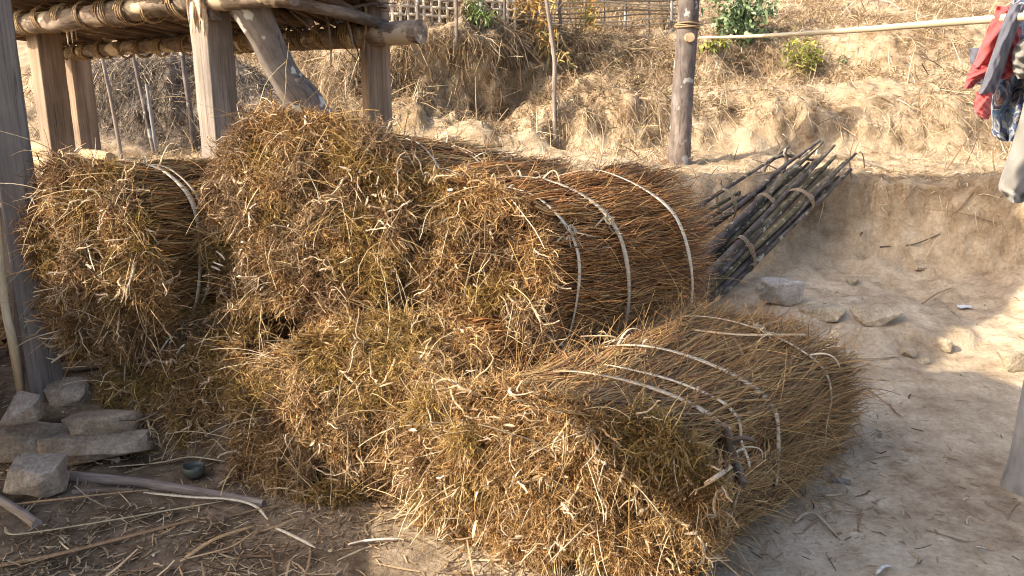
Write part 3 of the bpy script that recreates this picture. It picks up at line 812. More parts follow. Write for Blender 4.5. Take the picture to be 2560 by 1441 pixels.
def make_bundles():
    for b in BUND:
        b = dict(b); C, az, L, rx, rz, label = (b.pop(k) for k in ('C', 'az', 'L', 'rx', 'rz', 'label'))
        Bundle(C, az, L, rx, rz, label, **b)
make_bundles()

# ------------------------------------------------------------------ raised granary platform
def on_scene(px, py, back=0.0):
    """first surface met by the ray through a pixel of the photograph"""
    d = ray(px, py); d = d / np.linalg.norm(d)
    bpy.context.view_layer.update()
    hit, loc, *_ = SC.ray_cast(bpy.context.evaluated_depsgraph_get(), Vector((0, 0, CAM_H)), Vector(d))
    return np.array(loc) - d * back
def one(name, m, label=None, cat=None, group=None, parent=None, origin=None, fill=None, smooth=True):
    a = Acc(); fill(a)
    if parent is None and origin is None:
        v = np.concatenate(a.v); origin = np.array([v[:, 0].mean(), v[:, 1].mean(), v[:, 2].min()])
    return tag(a.build(name, m, parent, smooth, origin), label, cat, group)
def post(name, x, y, z0, z1, half, az, m, parent=None, **kw):
    """square post with worn arrises; az = heading of one face, degrees from +X"""
    up = (math.cos(R(az)), math.sin(R(az)), 0)
    return one(name, m, parent=parent, fill=lambda a: sweep(a, [(x, y, z0), (x, y, (z0 + z1) / 2), (x, y, z1)], half, 26, sq_section(.10, 5), rough=.07, up=up), **kw)
def coil(acc, A, B, t, rad, turns=2.5, r=.0055, pitch=.011, tint=(.30, .21, .12), skew=.25):
    """vine wound round the log from A to B at fraction t"""
    A, B = np.asarray(A), np.asarray(B); T = unit(B - A); U = unit(np.cross(T, (0, 0, 1) if abs(T[2]) < .9 else (1, 0, 0))); V = np.cross(U, T)
    u = np.linspace(0, turns * 2 * math.pi, int(turns * 18)); ph = rnd(0, 6)
    P = A + (B - A) * t + T * (pitch * (u / 6.283 - turns / 2) + skew * rad * np.sin(u + ph))[:, None] + (rad * 1.04 + r * .6) * (np.cos(u)[:, None] * U + np.sin(u)[:, None] * V)
    tubes(acc, P[None], np.full((1, len(u)), r), np.array([tint]), 5)
FB0, FB1 = W(-60, 70, 4.98), W(690, -14, 3.72)
BB0, BB1 = W(150, 133, 6.25), W(1052, 79, 4.45)
def platform():
    base = thing('granary_platform', (FB1 + BB0) / 2 * np.array([1, 1, 0]) + np.array([0, 0, .9]), 'raised pole platform on square timber posts at the upper left, beams lashed with vine', 'platform')
    # beams
    fz = lambda t: FB0 + (FB1 - FB0) * t
    bz = lambda t: BB0 + (BB1 - BB0) * t
    one('beam', MAT['bark'], parent=base, fill=lambda a: sweep(a, [fz(0), fz(.35) + (0, 0, -.012), fz(.7) + (0, 0, .01), fz(1.04)], [.054, .060, .056, .058], 40, sides=20, rough=.09, knots=5))
    o = one('beam', MAT['bark'], parent=base, fill=lambda a: sweep(a, [bz(0), bz(.4) + (0, 0, .01), bz(.75) + (0, 0, -.012), bz(1)], [.046, .050, .060, .066], 40, sides=20, rough=.09, knots=5))
    o['label'] = 'rear beam whose cut log end sticks out to the right'
    # lashings
    for t in (.03, .10, .16, .22, .29, .36, .44, .52, .59, .66, .74, .82):
        one('lashing', MAT['root'], parent=base, fill=lambda a: [coil(a, FB0, FB1, t + rnd(-.01, .01), .066, rnd(1.5, 3.3), .0052, .018, choose([(.33, .24, .14), (.24, .16, .09), (.42, .32, .20)], 1)[0], rnd(.1, .5)) for _ in range(2)])
    for t in (.03, .07, .10, .17, .24, .30, .36, .45, .55, .60, .68, .74, .80, .845, .875):
        one('lashing', MAT['root'], parent=base, fill=lambda a: [coil(a, BB0, BB1, t + rnd(-.01, .01), .054 + .013 * t, rnd(1.5, 3.2), .0055, .016, choose([(.34, .25, .14), (.25, .17, .09), (.45, .35, .2)], 1)[0], rnd(.1, .5)) for _ in range(2)])
    # floor poles laid across the two beams
    n = 27
    for i in range(n):
        f = (i + .5) / n
        tf = -.35 + 1.4 * f + rnd(-.012, .012); tb = -.02 + .93 * f + rnd(-.012, .012)
        r_ = rnd(.026, .042)
        A = fz(tf) + np.array([0, 0, .062 + r_]); B = bz(tb) + np.array([0, 0, .06 + r_]); D = unit(B - A)
        last = i == n - 1
        one('floor_pole', MAT['slat'], parent=base, fill=lambda a: sweep(a, [A - D * rnd(.1, .25), A * .5 + B * .5 + RNG.normal(size=3) * .012, B + D * rnd(.02, .10)], [r_, r_ * rnd(.8, 1.1)], 16, sides=10, rough=.12, knots=3))
    rp = W(655, -10, 3.78), W(962, 62, 4.62)
    o = one('floor_pole', MAT['firewood'], parent=base, fill=lambda a: sweep(a, [rp[0], (rp[0] + rp[1]) / 2 + (0, 0, .01), rp[1]], [.036, .033], 20, sides=12, rough=.08, knots=2))
    o['label'] = 'reddish edge pole at the right end of the floor'
    # deck added above the poles to stop light leaking through
    def deck(a):
        for i in range(34):
            f = i / 33; A = fz(-.35 + 1.4 * f) + (0, 0, .15); B = bz(-.02 + .93 * f) + (0, 0, .15); D = unit(B - A)
            sweep(a, [A - D * .25, (A + B) / 2 + (0, 0, rnd(-.01, .015)), B + D * .08], .055, 8, np.array([(1, .12), (-1, .12), (-1, -.12), (1, -.12)]), rough=.15, up=(0, 0, 1))
    one('light_stop_deck', MAT['slat'], parent=base, fill=deck)
    def fringe(a):
        m = 90; f = RNG.random(m)
        p = np.array([bz(.55 + .36 * q) for q in f]) + np.stack([rnd(-.1, .1, m), rnd(-.35, -.05, m), rnd(.10, .17, m)], -1)
        c = strand_curves(p, unit(RNG.normal(size=(m, 3)) * .5 + np.array([.6, .5, -.1])), rnd(.1, .35, m), rnd(0, .3, m), 6, .2)
        blades(a, c, np.outer(rnd(.006, .02, m), [.7, 1, 1, .9, .7, .3]), choose([(.16, .11, .07), (.30, .22, .13), (.09, .06, .04), (.40, .30, .18)], m))
    tag(one('dry_leaf_thatch', MAT['strip'], parent=base, fill=fringe), kind='stuff')
    # posts
    def pz(px, py, Y, half, az, m, top, lab=None):
        p = W(px, py, Y)
        o = post('post', p[0], p[1], ground_z(p[0], p[1]) - .12, top, half, az, m, base)
        if lab: o['label'] = lab
    pz(128, 230, 4.86, .073, -37, MAT['postbrown'], W(128, 78, 4.86)[2] - .0, 'brown front left post')
    pz(203, 250, 6.25, .078, -37, MAT['postbrown'], W(203, 136, 6.25)[2] - .0, 'brown rear left post with a bright sunlit edge')
    pz(537, 180, 4.03, .073, -37, MAT['post'], 2.45, 'grey front right post split by a long crack')
    pz(940, 200, 4.68, .072, -64, MAT['postbrown'], 2.45, 'grey-brown rear right post')
    # notched block beside the front right post
    q0, q1 = W(486, 42, 4.0), W(540, 34, 3.93)
    one('cross_block', MAT['post'], parent=base, fill=lambda a: sweep(a, [q0, q1], .036, 8, sq_section(.1, 3, 1, .9), rough=.05, up=(0, 0, 1)))
    # leaning crooked trunk
    pts = [(590, -30, 3.92), (625, 25, 3.93), (655, 80, 3.95), (690, 150, 3.98), (722, 205, 4.0), (757, 250, 4.04), (790, 305, 4.1), (835, 385, 4.2), (900, 520, 4.35)]
    P = [W(*q) for q in pts]
    def brace(a):
        sweep(a, P, [.088, .092, .084, .078, .083, .094, .098, .1, .1], 44, sides=24, rough=.12, up=(.2, -.9, .3))
        # stump of a lopped limb at the bend
        q = W(742, 190, 3.97); sweep(a, [W(738, 232, 4.0), q], [.062, .04], 10, sides=14, rough=.15)
    o = one('brace', MAT['lichen'], parent=base, fill=brace); o['label'] = 'leaning crooked trunk spotted with pale lichen'
    # loose bindings that hang down
    def hang(px, py, Y, n, ln, wd):
        def f(a):
            for _ in range(n):
                p = W(px + rnd(-14, 14), py + rnd(-12, 8), Y + rnd(-.03, .03))
                u = np.linspace(0, 1, 14)[:, None]; L_ = ln * rnd(.5, 1.1)
                d = np.array([rnd(-.35, .45), rnd(-.3, .3), 0.])
                c = p + d * L_ * np.sin(u * rnd(1.2, 3)) * .6 + np.array([0, 0, -L_]) * u ** .9 + np.array([0, 0, .07]) * np.sin(u * 3.1)
                ribbon(a, c, unit(np.array([rnd(-1, 1), -1, rnd(-.2, .2)])) + np.stack([np.sin(u[:, 0] * 4), 0 * u[:, 0], 0 * u[:, 0]], -1) * .6, wd * rnd(.4, 1.2) * np.interp(u[:, 0], [0, .2, .8, 1], [.5, 1, .9, .2]), .0018, choose([(.66, .52, .37), (.52, .38, .25), (.74, .62, .47)], 1, .1)[0])
        return f
    o = one('hanging_strip', MAT['strip'], parent=base, fill=hang(172, 5, 4.55, 7, .21, .022)); o['label'] = 'pale strips dangling over the front beam'
    o = one('hanging_strip', MAT['strip'], parent=base, fill=hang(488, 0, 3.88, 16, .17, .030)); o['label'] = 'bunched torn bark strips beside the front right post'
    return base
platform()

# grey foreground post with the pole and batten that lean on it
p1 = WZ(122, 1003, .17)
post('timber_post', p1[0], p1[1], .08, 2.6, .070, -57, MAT['postdark'], label='weathered grey square post in the left foreground standing behind the ledge stones', cat='post')
one('bamboo_pole', MAT['bamboo'], 'yellow-brown bamboo pole leaning against the grey foreground post', 'pole', fill=lambda a: sweep(a, [W(-30, 300, 3.34), W(8, 720, 3.3), W(32, 860, 3.27), WZ(56, 998, .17)], [.017, .019, .018], 30, sides=12, rough=.03))
one('wooden_batten', MAT['branch'], 'thin pale batten standing between the bamboo pole and the grey post', 'batten', fill=lambda a: sweep(a, [W(0, 520, 3.42), W(42, 800, 3.38), WZ(76, 1003, .17)], .012, 20, sq_section(.1, 2, 1, .5), rough=.04, up=(.5, -.8, 0)))

# stakes standing on the terrace
STK = [((252, 128), (303, 392), 6.75, .017, MAT['branch'], 'thin crooked stake second from the rear left post behind the platform', [(285, 300)]), ((331, 132), (388, 383), 6.7, .019, MAT['darkbark'], 'dark stake between the thin crooked stake and the short pale stake', [(352, 240)]),
       ((366, 212), (393, 383), 6.55, .016, MAT['white'], 'short pale stake ending below the platform', None), ((452, 126), (487, 375), 6.4, .024, MAT['darkbark'], 'dark crooked stake just left of the grey front right post', [(466, 230)]),
       ((722, 112), (738, 330), 6.4, .021, MAT['branch'], 'grey stake half hidden behind the leaning trunk', None), ((1362, -18), (1389, 360), 6.75, .022, MAT['branch'], 'tall slender stake standing alone in the middle below the fence', [(1382, 140), (1383, 250)])]
for a_, b_, Y, r_, m_, lab, mids in STK:
    ft = on_ground(b_[0], b_[1] + 4); Yf = ft[1]
    pts = [W(a_[0], a_[1], Yf)] + [W(q[0] + 3, q[1], Yf) for q in (mids or [])] + [ft - np.array([0, 0, .06])]
    one('stake', m_, lab, 'stake', 'stakes standing behind the bundles', fill=lambda a: sweep(a, pts, [r_ * .8, r_, r_ * 1.05], 30, sides=10, rough=.12, knots=5, wob=.012))

# ------------------------------------------------------------------ round post, rail, clothes, pale post
gp = on_ground(1698, 405)
def round_post():
    o = thing('round_post', gp, 'round dark bark-covered post on the terrace with a cut branch stub and vine loop', 'post')
    one('trunk', MAT['darkbark'], parent=o, fill=lambda a: sweep(a, [gp + (0, 0, -.1), gp + (.0, 0, .5), gp + (.012, 0, 1.0), gp + (.02, 0, 1.7)], [.098, .090, .088, .086], 50, sides=28, rough=.05))
    c = W(1722, 96, gp[1] - .08)
    def stub(a):
        sweep(a, [c + (0, .06, 0), c + (.004, -.035, .004)], [.046, .038], 8, sides=16, rough=.06)
    one('branch_stub', MAT['cutwood'], parent=o, fill=stub)
    t = W(1718, 66, gp[1])
    one('vine_tie', MAT['root'], parent=o, fill=lambda a: [coil(a, t + (0, 0, -.1), t + (0, 0, .1), .5 + k * .04, .092, 1.15, .007, .012, (.34, .24, .14), .15) for k in (-1, 0, 1)])
round_post()
RA, RB = W(1748, 95, gp[1] - .09), W(2500, 47, 3.05)
def rail(a):
    D = RB - RA
    sweep(a, [RA, RA + D * .33 + (0, 0, -.012), RA + D * .66 + (0, 0, -.012), RB, RA + D * 1.22], [.009, .0115, .014, .0155, .016], 60, sides=14, rough=.015)
    for t in np.arange(.08, 1.2, .115):
        q = RA + D * (t + rnd(-.01, .01)); r_ = .0095 + .0058 * min(t, 1)
        sweep(a, [q - unit(D) * .006, q, q + unit(D) * .006], [r_ * 1.0, r_ * 1.16, r_ * 1.0], 5, sides=14, rough=.01)
one('bamboo_rail', MAT['bamboo'], 'long pale bamboo rail running from the round post to the hanging clothes', 'rail', fill=rail)

def fabric(name, c, c2=None, scale=260):
    m, n, l, bs = new_mat(name)
    tc = n.new('ShaderNodeTexCoord')
    t = noise_node(n, l, tc.outputs['Object'], 9, 5, .6)
    r = ramp(n, [(.3, tuple(x * .78 for x in c)), (.7, tuple(min(1, x * 1.15) for x in c))]); l.new(t.outputs[0], r.inputs[0])
    l.new(r.outputs[0], bs.inputs['Base Color'])
    w_ = noise_node(n, l, tc.outputs['Object'], scale, 2); bump(n, l, w_.outputs[0], .002, .5, bs)
    bs.inputs['Roughness'].default_value = .9
    bs.inputs['Sheen Weight'].default_value = .25
    bs.inputs['Specular IOR Level'].default_value = .15
    return m, n, l, bs, tc, r
MAT['red'] = fabric('red_sweat_cloth', (.52, .085, .085))[0]
MAT['navy'] = fabric('faded_navy_knit', (.115, .115, .145))[0]
MAT['greycloth'] = fabric('pale_grey_twill', (.25, .235, .215))[0]
def pattern_cloth():
    m, n, l, bs, tc, r = fabric('printed_blue_cloth', (.05, .065, .13))
    ob = tc.outputs['Object']
    wob = noise_node(n, l, ob, 7, 3)
    v = mixc(n, l, .12, (0, 0, 0), wob.outputs['Color'])
    add = n.new('ShaderNodeVectorMath'); add.operation = 'ADD'; l.new(ob, add.inputs[0]); l.new(v, add.inputs[1])
    vo = n.new('ShaderNodeTexVoronoi'); vo.inputs['Scale'].default_value = 9; l.new(add.outputs[0], vo.inputs['Vector'])
    rings = n.new('ShaderNodeMath'); rings.operation = 'MULTIPLY'; rings.inputs[1].default_value = 34; l.new(vo.outputs['Distance'], rings.inputs[0])
    s_ = n.new('ShaderNodeMath'); s_.operation = 'SINE'; l.new(rings.outputs[0], s_.inputs[0])
    rr = ramp(n, [(.55, (0, 0, 0)), (.8, (1, 1, 1))]); l.new(s_.outputs[0], rr.inputs[0])
    fine = noise_node(n, l, ob, 42, 4, .7); fr = ramp(n, [(.5, (0, 0, 0)), (.6, (1, 1, 1))]); l.new(fine.outputs[0], fr.inputs[0])
    big = noise_node(n, l, ob, 8, 2); bc = ramp(n, [(.4, (.035, .05, .12)), (.52, (.10, .19, .33)), (.6, (.04, .05, .10)), (.66, (.30, .10, .07))]); l.new(big.outputs[0], bc.inputs[0])
    c = mixc(n, l, rr.outputs[0], bc.outputs[0], (.34, .35, .36))
    f2 = n.new('ShaderNodeMath'); f2.operation = 'MULTIPLY'; f2.inputs[1].default_value = .55; l.new(fr.outputs[0], f2.inputs[0])
    c = mixc(n, l, f2.outputs[0], c, (.42, .37, .30))
    l.new(c, bs.inputs['Base Color'])
    return m
MAT['print'] = pattern_cloth()
def garment(acc, rows, Y, thick=.03, folds=3, amp=.012, dy=0.0, phase=0.0, NU=34, NV=44):
    """a hanging, closed double layer of cloth with folds; rows (left px, right px, py) give its outline at depth Y"""
    rows = np.asarray(rows, float)
    v = smooth_path(rows, NV)
    u = np.linspace(0, 1, NU)
    out = []
    for side in (-1, 1):
        g = np.zeros((NV, NU, 3))
        for j in range(NV):
            f = j / (NV - 1)
            for i in range(NU):
                px = v[j, 0] + (v[j, 1] - v[j, 0]) * u[i] + 2.0 * math.sin(9 * f + phase + side)
                th = thick * math.sqrt(max(0, 1 - (2 * u[i] - 1) ** 2)) * (.35 + .65 * math.sin(math.pi * min(1, .12 + f * .8)))
                fo = amp * (.3 + f) * math.sin(folds * 6.283 * u[i] + phase + 2.2 * f) + amp * .7 * math.sin(13 * f + 5 * u[i] + phase) * math.sin(7 * u[i] + 4 * f) + amp * .45 * math.sin(31 * f - 12 * u[i] + phase * 2)
                g[j, i] = W(px, v[j, 2], Y + dy * f + fo + side * th)
        out.append(g)
    q = np.arange((NV - 1) * NU).reshape(NV - 1, NU)[:, :-1]
    fq = np.stack([q, q + 1, q + NU + 1, q + NU], -1).reshape(-1, 4)
    n = NV * NU
    acc.add(np.concatenate([out[0].reshape(-1, 3), out[1].reshape(-1, 3)]), np.vstack([fq[:, ::-1], fq + n]))
    b = acc.n - 2 * n
    ring = list(range(NU)) + [j * NU + NU - 1 for j in range(1, NV)] + [(NV - 1) * NU + i for i in range(NU - 2, -1, -1)] + [j * NU for j in range(NV - 2, 0, -1)]
    for i in range(len(ring)):
        c, d = ring[i], ring[(i + 1) % len(ring)]
        acc.poly.append([b + c, b + d, b + d + n, b + c + n])
def clothes():
    j = thing('jacket', W(2480, 50, 3.05), 'red and navy sweat jacket hanging over the bamboo rail with its sleeve dangling', 'jacket')
    one('body', MAT['red'], parent=j, fill=lambda a: garment(a, [(2492, 2556, 16), (2482, 2552, 45), (2464, 2536, 90), (2446, 2520, 130), (2428, 2494, 170)], 3.06, .03, 1.6, .014))
    one('hem_band', MAT['red'], parent=j, fill=lambda a: garment(a, [(2430, 2498, 163), (2421, 2478, 186), (2414, 2446, 203), (2411, 2428, 222)], 3.045, .02, 1, .006, phase=1))
    one('lining', MAT['navy'], parent=j, fill=lambda a: garment(a, [(2424, 2500, 120), (2428, 2490, 165), (2434, 2480, 205), (2440, 2466, 212)], 3.10, .02, 2, .006, phase=2))
    one('body_front', MAT['red'], parent=j, fill=lambda a: garment(a, [(2512, 2552, 70), (2506, 2548, 110), (2496, 2546, 150), (2488, 2544, 178), (2490, 2516, 198)], 3.03, .03, 1.2, .012, phase=2.4))
    sl_ = one('sleeve', MAT['navy'], parent=j, fill=lambda a: garment(a, [(2528, 2566, 10), (2512, 2550, 45), (2494, 2534, 100), (2474, 2514, 160), (2455, 2494, 210), (2444, 2484, 236)], 2.97, .034, 1.1, .011, phase=.6))
    cu = Acc(); garment(cu, [(2441, 2481, 231), (2437, 2478, 255), (2439, 2476, 283), (2456, 2470, 299)], 2.97, .032, 1.1, .009, phase=.2)
    cu = cu.build('cuff', MAT['red'], None, True, WLOC[j.name]); cu.parent = sl_; cu.location = (0, 0, 0)
    p = one('printed_cloth', MAT['print'], 'dark blue printed garment hanging behind the navy sleeve', 'cloth', fill=lambda a: garment(a, [(2532, 2640, -8), (2526, 2640, 55), (2522, 2640, 110), (2508, 2640, 155), (2492, 2630, 205), (2480, 2610, 255), (2478, 2590, 305), (2482, 2570, 336), (2506, 2540, 354)], 3.14, .035, 2.2, .022, phase=1.1))
    t = thing('trousers', W(2600, 60, 2.9), 'pale grey trousers hanging at the right edge beside the printed cloth', 'trousers')
    one('leg', MAT['greycloth'], parent=t, fill=lambda a: garment(a, [(2600, 2700, 40), (2578, 2690, 160), (2558, 2675, 270), (2538, 2660, 340), (2514, 2640, 415), (2497, 2600, 468), (2512, 2580, 490), (2530, 2552, 508)], 2.88, .05, 1.3, .02, phase=.4))
    o = one('leg', MAT['greycloth'], parent=t, fill=lambda a: garment(a, [(2560, 2680, 90), (2534, 2660, 125), (2530, 2650, 165), (2546, 2640, 198)], 2.98, .04, 1.3, .016, phase=2.4)); o['label'] = 'folded up leg bunched higher on the rail'
clothes()
wp = WZ(2569, 1215, .02)
one('pale_post', MAT['white'], 'smooth pale grey post with a flared foot at the right edge of the yard', 'post', fill=lambda a: sweep(a, [wp + (0, 0, -.06), wp + (0, 0, .03), wp + (0, 0, .12), wp + (0, 0, .5), wp + (.0, 0, 1.2), wp + (0, 0, 2.6)], [.10, .088, .078, .068, .063, .058], 50, sides=28, rough=.04))

# ------------------------------------------------------------------ tied bundles of dark poles leaning on the bank
def pole_bundle(label, sticks, ties, Yf, Yt, rr, group='pole bundles leaning on the bank'):
    key = lambda q: q[0] + q[1]
    sticks = list(zip(sorted((a for a, b in sticks), key=key), sorted((b for a, b in sticks), key=key)))
    feet = [W(a[0], a[1], Yf + 0.01 * i) for i, (a, b) in enumerate(sticks)]
    tips = [W(b[0], b[1], Yt - .02 * i) for i, (a, b) in enumerate(sticks)]
    for i in range(len(feet)):                      # let each foot run on until it stands on the earth
        D_ = unit(feet[i] - tips[i])
        for _ in range(45):
            if feet[i][2] < ground_z(feet[i][0], feet[i][1]) + rr * .4: break
            feet[i] = feet[i] + D_ * .012
    o = thing('pole_bundle', np.mean(feet, 0), label, 'pole bundle', group)
    for i, (f, t) in enumerate(zip(feet, tips)):
        r_ = rr * rnd(.78, 1.2)
        m = MAT['mossystick'] if (i % 4 == 1) else MAT['stick']
        mid = (f + t) / 2 + RNG.normal(size=3) * .007
        q = f + (t - f) * .25 + RNG.normal(size=3) * .006
        s_ = one('stick', m, parent=o, fill=lambda a: sweep(a, [f, q, mid, f + (t - f) * .78 + RNG.normal(size=3) * .008, t], [r_ * 1.12, r_, r_ * .94, r_ * .78, r_ * .55], 40, sides=10, rough=.12, knots=5, wob=.004))
        # axe-cut pale end
        D = unit(f - t)
        c = Acc(); sweep(c, [f - D * .006, f + D * .03, f + D * .08 + RNG.normal(size=3) * .02], [r_ * 1.06, r_ * .75, r_ * .2], 8, sides=10, rough=.05)
        c = c.build('cut_end', MAT['cutwood'], None, True, WLOC[o.name]); c.parent = s_; c.location = (0, 0, 0)
    s = (np.mean(feet, 0), np.mean(tips, 0)); D = unit(s[1] - s[0])
    for (px, py) in ties:
        # place the tie where the stack crosses this pixel column
        best = min(np.linspace(0, 1, 200), key=lambda t: abs(1280 + FPX * (lambda p: p[0] / (p[1] * math.cos(PITCH) - (p[2] - CAM_H) * math.sin(PITCH)))(s[0] + (s[1] - s[0]) * t) - px))
        C = s[0] + (s[1] - s[0]) * best
        cen = np.array([f + (t - f) * best for f, t in zip(feet, tips)])
        U = unit(np.cross(D, (0, 0, 1))); V = np.cross(U, D)
        xy = np.stack([(cen - C) @ U, (cen - C) @ V], -1)
        ctr = xy.mean(0); ex = np.abs(xy - ctr).max(0) + rr * 1.35
        def tie(a):
            u = np.linspace(0, 2 * math.pi * 3.1, 76)
            P = C + D * (.012 * (u / 6.283 - 1.5))[:, None] + (ctr[0] + ex[0] * np.cos(u))[:, None] * U + (ctr[1] + ex[1] * np.sin(u))[:, None] * V
            out = np.cos(u)[:, None] * U + np.sin(u)[:, None] * V
            ribbon(a, P, out, .0065, .003, (.33, .25, .17))
        one('tie', MAT['strip'], parent=o, fill=tie)
    return o
pole_bundle('nearest dark pole bundle, tied twice, its cut ends beside the grey angular rock',
            [((1782, 738), (2140, 384)), ((1800, 722), (2128, 424)), ((1808, 696), (2088, 392)), ((1796, 684), (2064, 420)), ((1790, 660), (2096, 442)), ((1776, 690), (2046, 400)), ((1770, 712), (2108, 410)), ((1784, 705), (2076, 406)), ((1812, 728), (2118, 400))], [(1862, 640), (1998, 515)], 4.86, 5.86, .0195)
pole_bundle('middle bundle of dark and mossy poles with one pale tie, between the other two',
            [((1792, 634), (2086, 364)), ((1788, 612), (2042, 398)), ((1800, 648), (2056, 356)), ((1792, 598), (2004, 418)), ((1806, 622), (2030, 372)), ((1786, 640), (2066, 382)), ((1798, 606), (2022, 408))], [(1912, 508)], 5.05, 5.98, .021)
pole_bundle('rearmost bundle of thin dark poles, half hidden behind the reddish plant bundle',
            [((1740, 566), (2050, 352)), ((1745, 548), (1972, 368)), ((1755, 580), (2012, 398)), ((1735, 528), (1905, 440)), ((1750, 592), (1990, 410))], [(1815, 512)], 5.2, 6.1, .018)
one('bent_branch', MAT['stick'], 'crooked dark branch arching over the upper ends of the pole bundles', 'branch', fill=lambda a: [sweep(a, [W(1902, 448, 5.95), W(1915, 415, 5.95), W(1945, 392, 5.95), W(1990, 392, 5.98), W(2040, 402, 6.0)], [.017, .015, .012], 30, sides=9, rough=.1), sweep(a, [W(1950, 440, 5.95), W(1966, 405, 5.95), W(1962, 380, 5.95), W(1972, 366, 5.95)], [.018, .015, .01], 20, sides=9, rough=.1)])

# ------------------------------------------------------------------ stones
def stone_mat(name, a, b, c):
    m, n, l, bs = new_mat(name)
    tc = n.new('ShaderNodeTexCoord')
    t = noise_node(n, l, tc.outputs['Object'], 9, 8, .65); r = ramp(n, [(.32, a), (.52, b), (.7, c)]); l.new(t.outputs[0], r.inputs[0])
    f = noise_node(n, l, tc.outputs['Object'], 70, 5, .7); sp = ramp(n, [(.35, (.7, .69, .68)), (.65, (1.15, 1.14, 1.12))]); l.new(f.outputs[0], sp.inputs[0])
    l.new(mixc(n, l, 1.0, r.outputs[0], sp.outputs[0], 'MULTIPLY'), bs.inputs['Base Color'])
    bs.inputs['Roughness'].default_value = .9
    ad = n.new('ShaderNodeMath'); ad.operation = 'MULTIPLY_ADD'; l.new(f.outputs[0], ad.inputs[0]); ad.inputs[1].default_value = .35; l.new(t.outputs[0], ad.inputs[2])
    bump(n, l, ad.outputs[0], .012, .9, bs)
    return m
MAT['stone'] = stone_mat('brown_grey_stone', (.19, .145, .105), (.31, .25, .19), (.44, .37, .29))
MAT['stone2'] = stone_mat('grey_stone', (.25, .20, .155), (.38, .315, .25), (.52, .45, .37))
MAT['stone3'] = stone_mat('earthy_stone', (.28, .22, .15), (.42, .345, .245), (.55, .47, .35))
MAT['stone4'] = stone_mat('pale_grey_stone', (.26, .23, .20), (.38, .345, .305), (.50, .465, .42))
def rock(px, py, wpx, hpx, m, label, seed, base=None, depth=.8, sink=.12, rz=0):
    g = on_ground(px, py + hpx * .45) if base is None else np.asarray(base, float)
    dpt = g[1] * math.cos(PITCH) - (g[2] - CAM_H) * math.sin(PITCH)
    k = dpt / FPX; wx, hz = wpx * k / 2, hpx * k / 2 * 1.08
    rs = np.random.default_rng(seed)
    p = unit(rs.normal(size=(15, 3))) * rs.uniform(.82, 1.12, (15, 1))
    p = unit(np.sign(p) * np.abs(p) ** .55) * rs.uniform(.85, 1.15, (len(p), 1)); p = np.clip(p, -.80, .80)
    bm = bmesh.new()
    for q in p: bm.verts.new(q)
    bmesh.ops.convex_hull(bm, input=list(bm.verts))
    for v in [v for v in bm.verts if not v.link_faces]: bm.verts.remove(v)
    bmesh.ops.bevel(bm, geom=list(bm.edges), offset=.075, segments=3, profile=.6, affect='EDGES', clamp_overlap=True)
    bmesh.ops.triangulate(bm, faces=list(bm.faces))
    for _ in range(3):
        bmesh.ops.subdivide_edges(bm, edges=[e for e in bm.edges if e.calc_length() > .09], cuts=1)
        bmesh.ops.triangulate(bm, faces=list(bm.faces))
    co = np.array([v.co[:] for v in bm.verts])
    nrm = unit(co); d = .075 * fbm(co * 2.2 + seed, 3, seed) + .032 * fbm(co * 7 + seed, 3, seed + 2)
    co = co + nrm * d[:, None]
    co = co * np.array([wx / .9, wx * depth / .9, hz / .9])
    c, s = math.cos(R(rz)), math.sin(R(rz)); co[:, :2] = co[:, :2] @ np.array([[c, s], [-s, c]])
    for v, q in zip(bm.verts, co): v.co = q
    me = bpy.data.meshes.new('stone'); bm.to_mesh(me); bm.free()
    for f in me.polygons: f.use_smooth = True
    me.materials.append(m)
    o = bpy.data.objects.new('stone', me); COL.objects.link(o)
    o.location = (g[0], g[1] + wx * depth * .35, g[2] + hz * (1 - sink * 2))
    return tag(o, label, 'stone', 'stones lying about the yard')
rock(235, 1125, 300, 80, MAT['stone'], 'dark low slab wedged under the two flat ledge stones', 3, None, .5, .1)
rock(82, 1108, 235, 120, MAT['stone'], 'broad flat ledge stone at the left edge carrying a squarish stone', 5, None, .55, .05)
rock(262, 1062, 215, 78, MAT['stone'], 'long flat ledge stone beside the shaded plant bundle', 8, WZ(262, 1100, .09), .5, .05, 8)
rock(50, 1042, 106, 92, MAT['stone2'], 'squarish pale stone sitting on the broad flat ledge stone', 12, WZ(50, 1078, .19), .85, .0, 25)
rock(166, 990, 122, 82, MAT['stone2'], 'rounded angular stone at the foot of the grey foreground post', 15, WZ(166, 1025, .16), .8, .05)
rock(84, 1192, 160, 116, MAT['stone2'], 'large rough stone on the ground below the ledge at the left edge', 21, None, .8, .1)
rock(1950, 728, 130, 76, MAT['stone4'], 'grey angular rock in front of the tied dark poles', 41, None, .6, .08)
rock(2062, 775, 115, 48, MAT['stone3'], 'half-buried pale rock right of the grey angular rock', 27, None, .8, .3)
rock(2205, 782, 140, 52, MAT['stone3'], 'broad half-buried rock on the right slope, second to the right of the grey angular rock', 31, None, .7, .3)
rock(2352, 858, 62, 40, MAT['stone3'], 'small earthy rock inside the sunlit patch of the yard', 33, None, .8, .2)
rock(2532, 898, 80, 62, MAT['stone3'], 'pale rock at the right edge above the pale post', 35, None, .8, .2)
rock(1840, 795, 190, 62, MAT['stone3'], 'wide flat earthy rock just behind the low reddish plant bundle', 39, None, .6, .3)
for (px, py, s_, sd) in ((2270, 880, 30, 1), (2310, 900, 22, 2), (2130, 700, 26, 3), (2310, 660, 30, 5)):
    rock(px, py, s_ * 1.4, s_, MAT['stone3'], 'small earth-coloured stone among the pebbles strewn over the right slope', 60 + sd, None, .9, .25)['group'] = 'pebbles on the right slope'
rock(292, 1150, 24, 18, MAT['stone2'], 'small white pebble on the dark soil below the long ledge stone', 71)

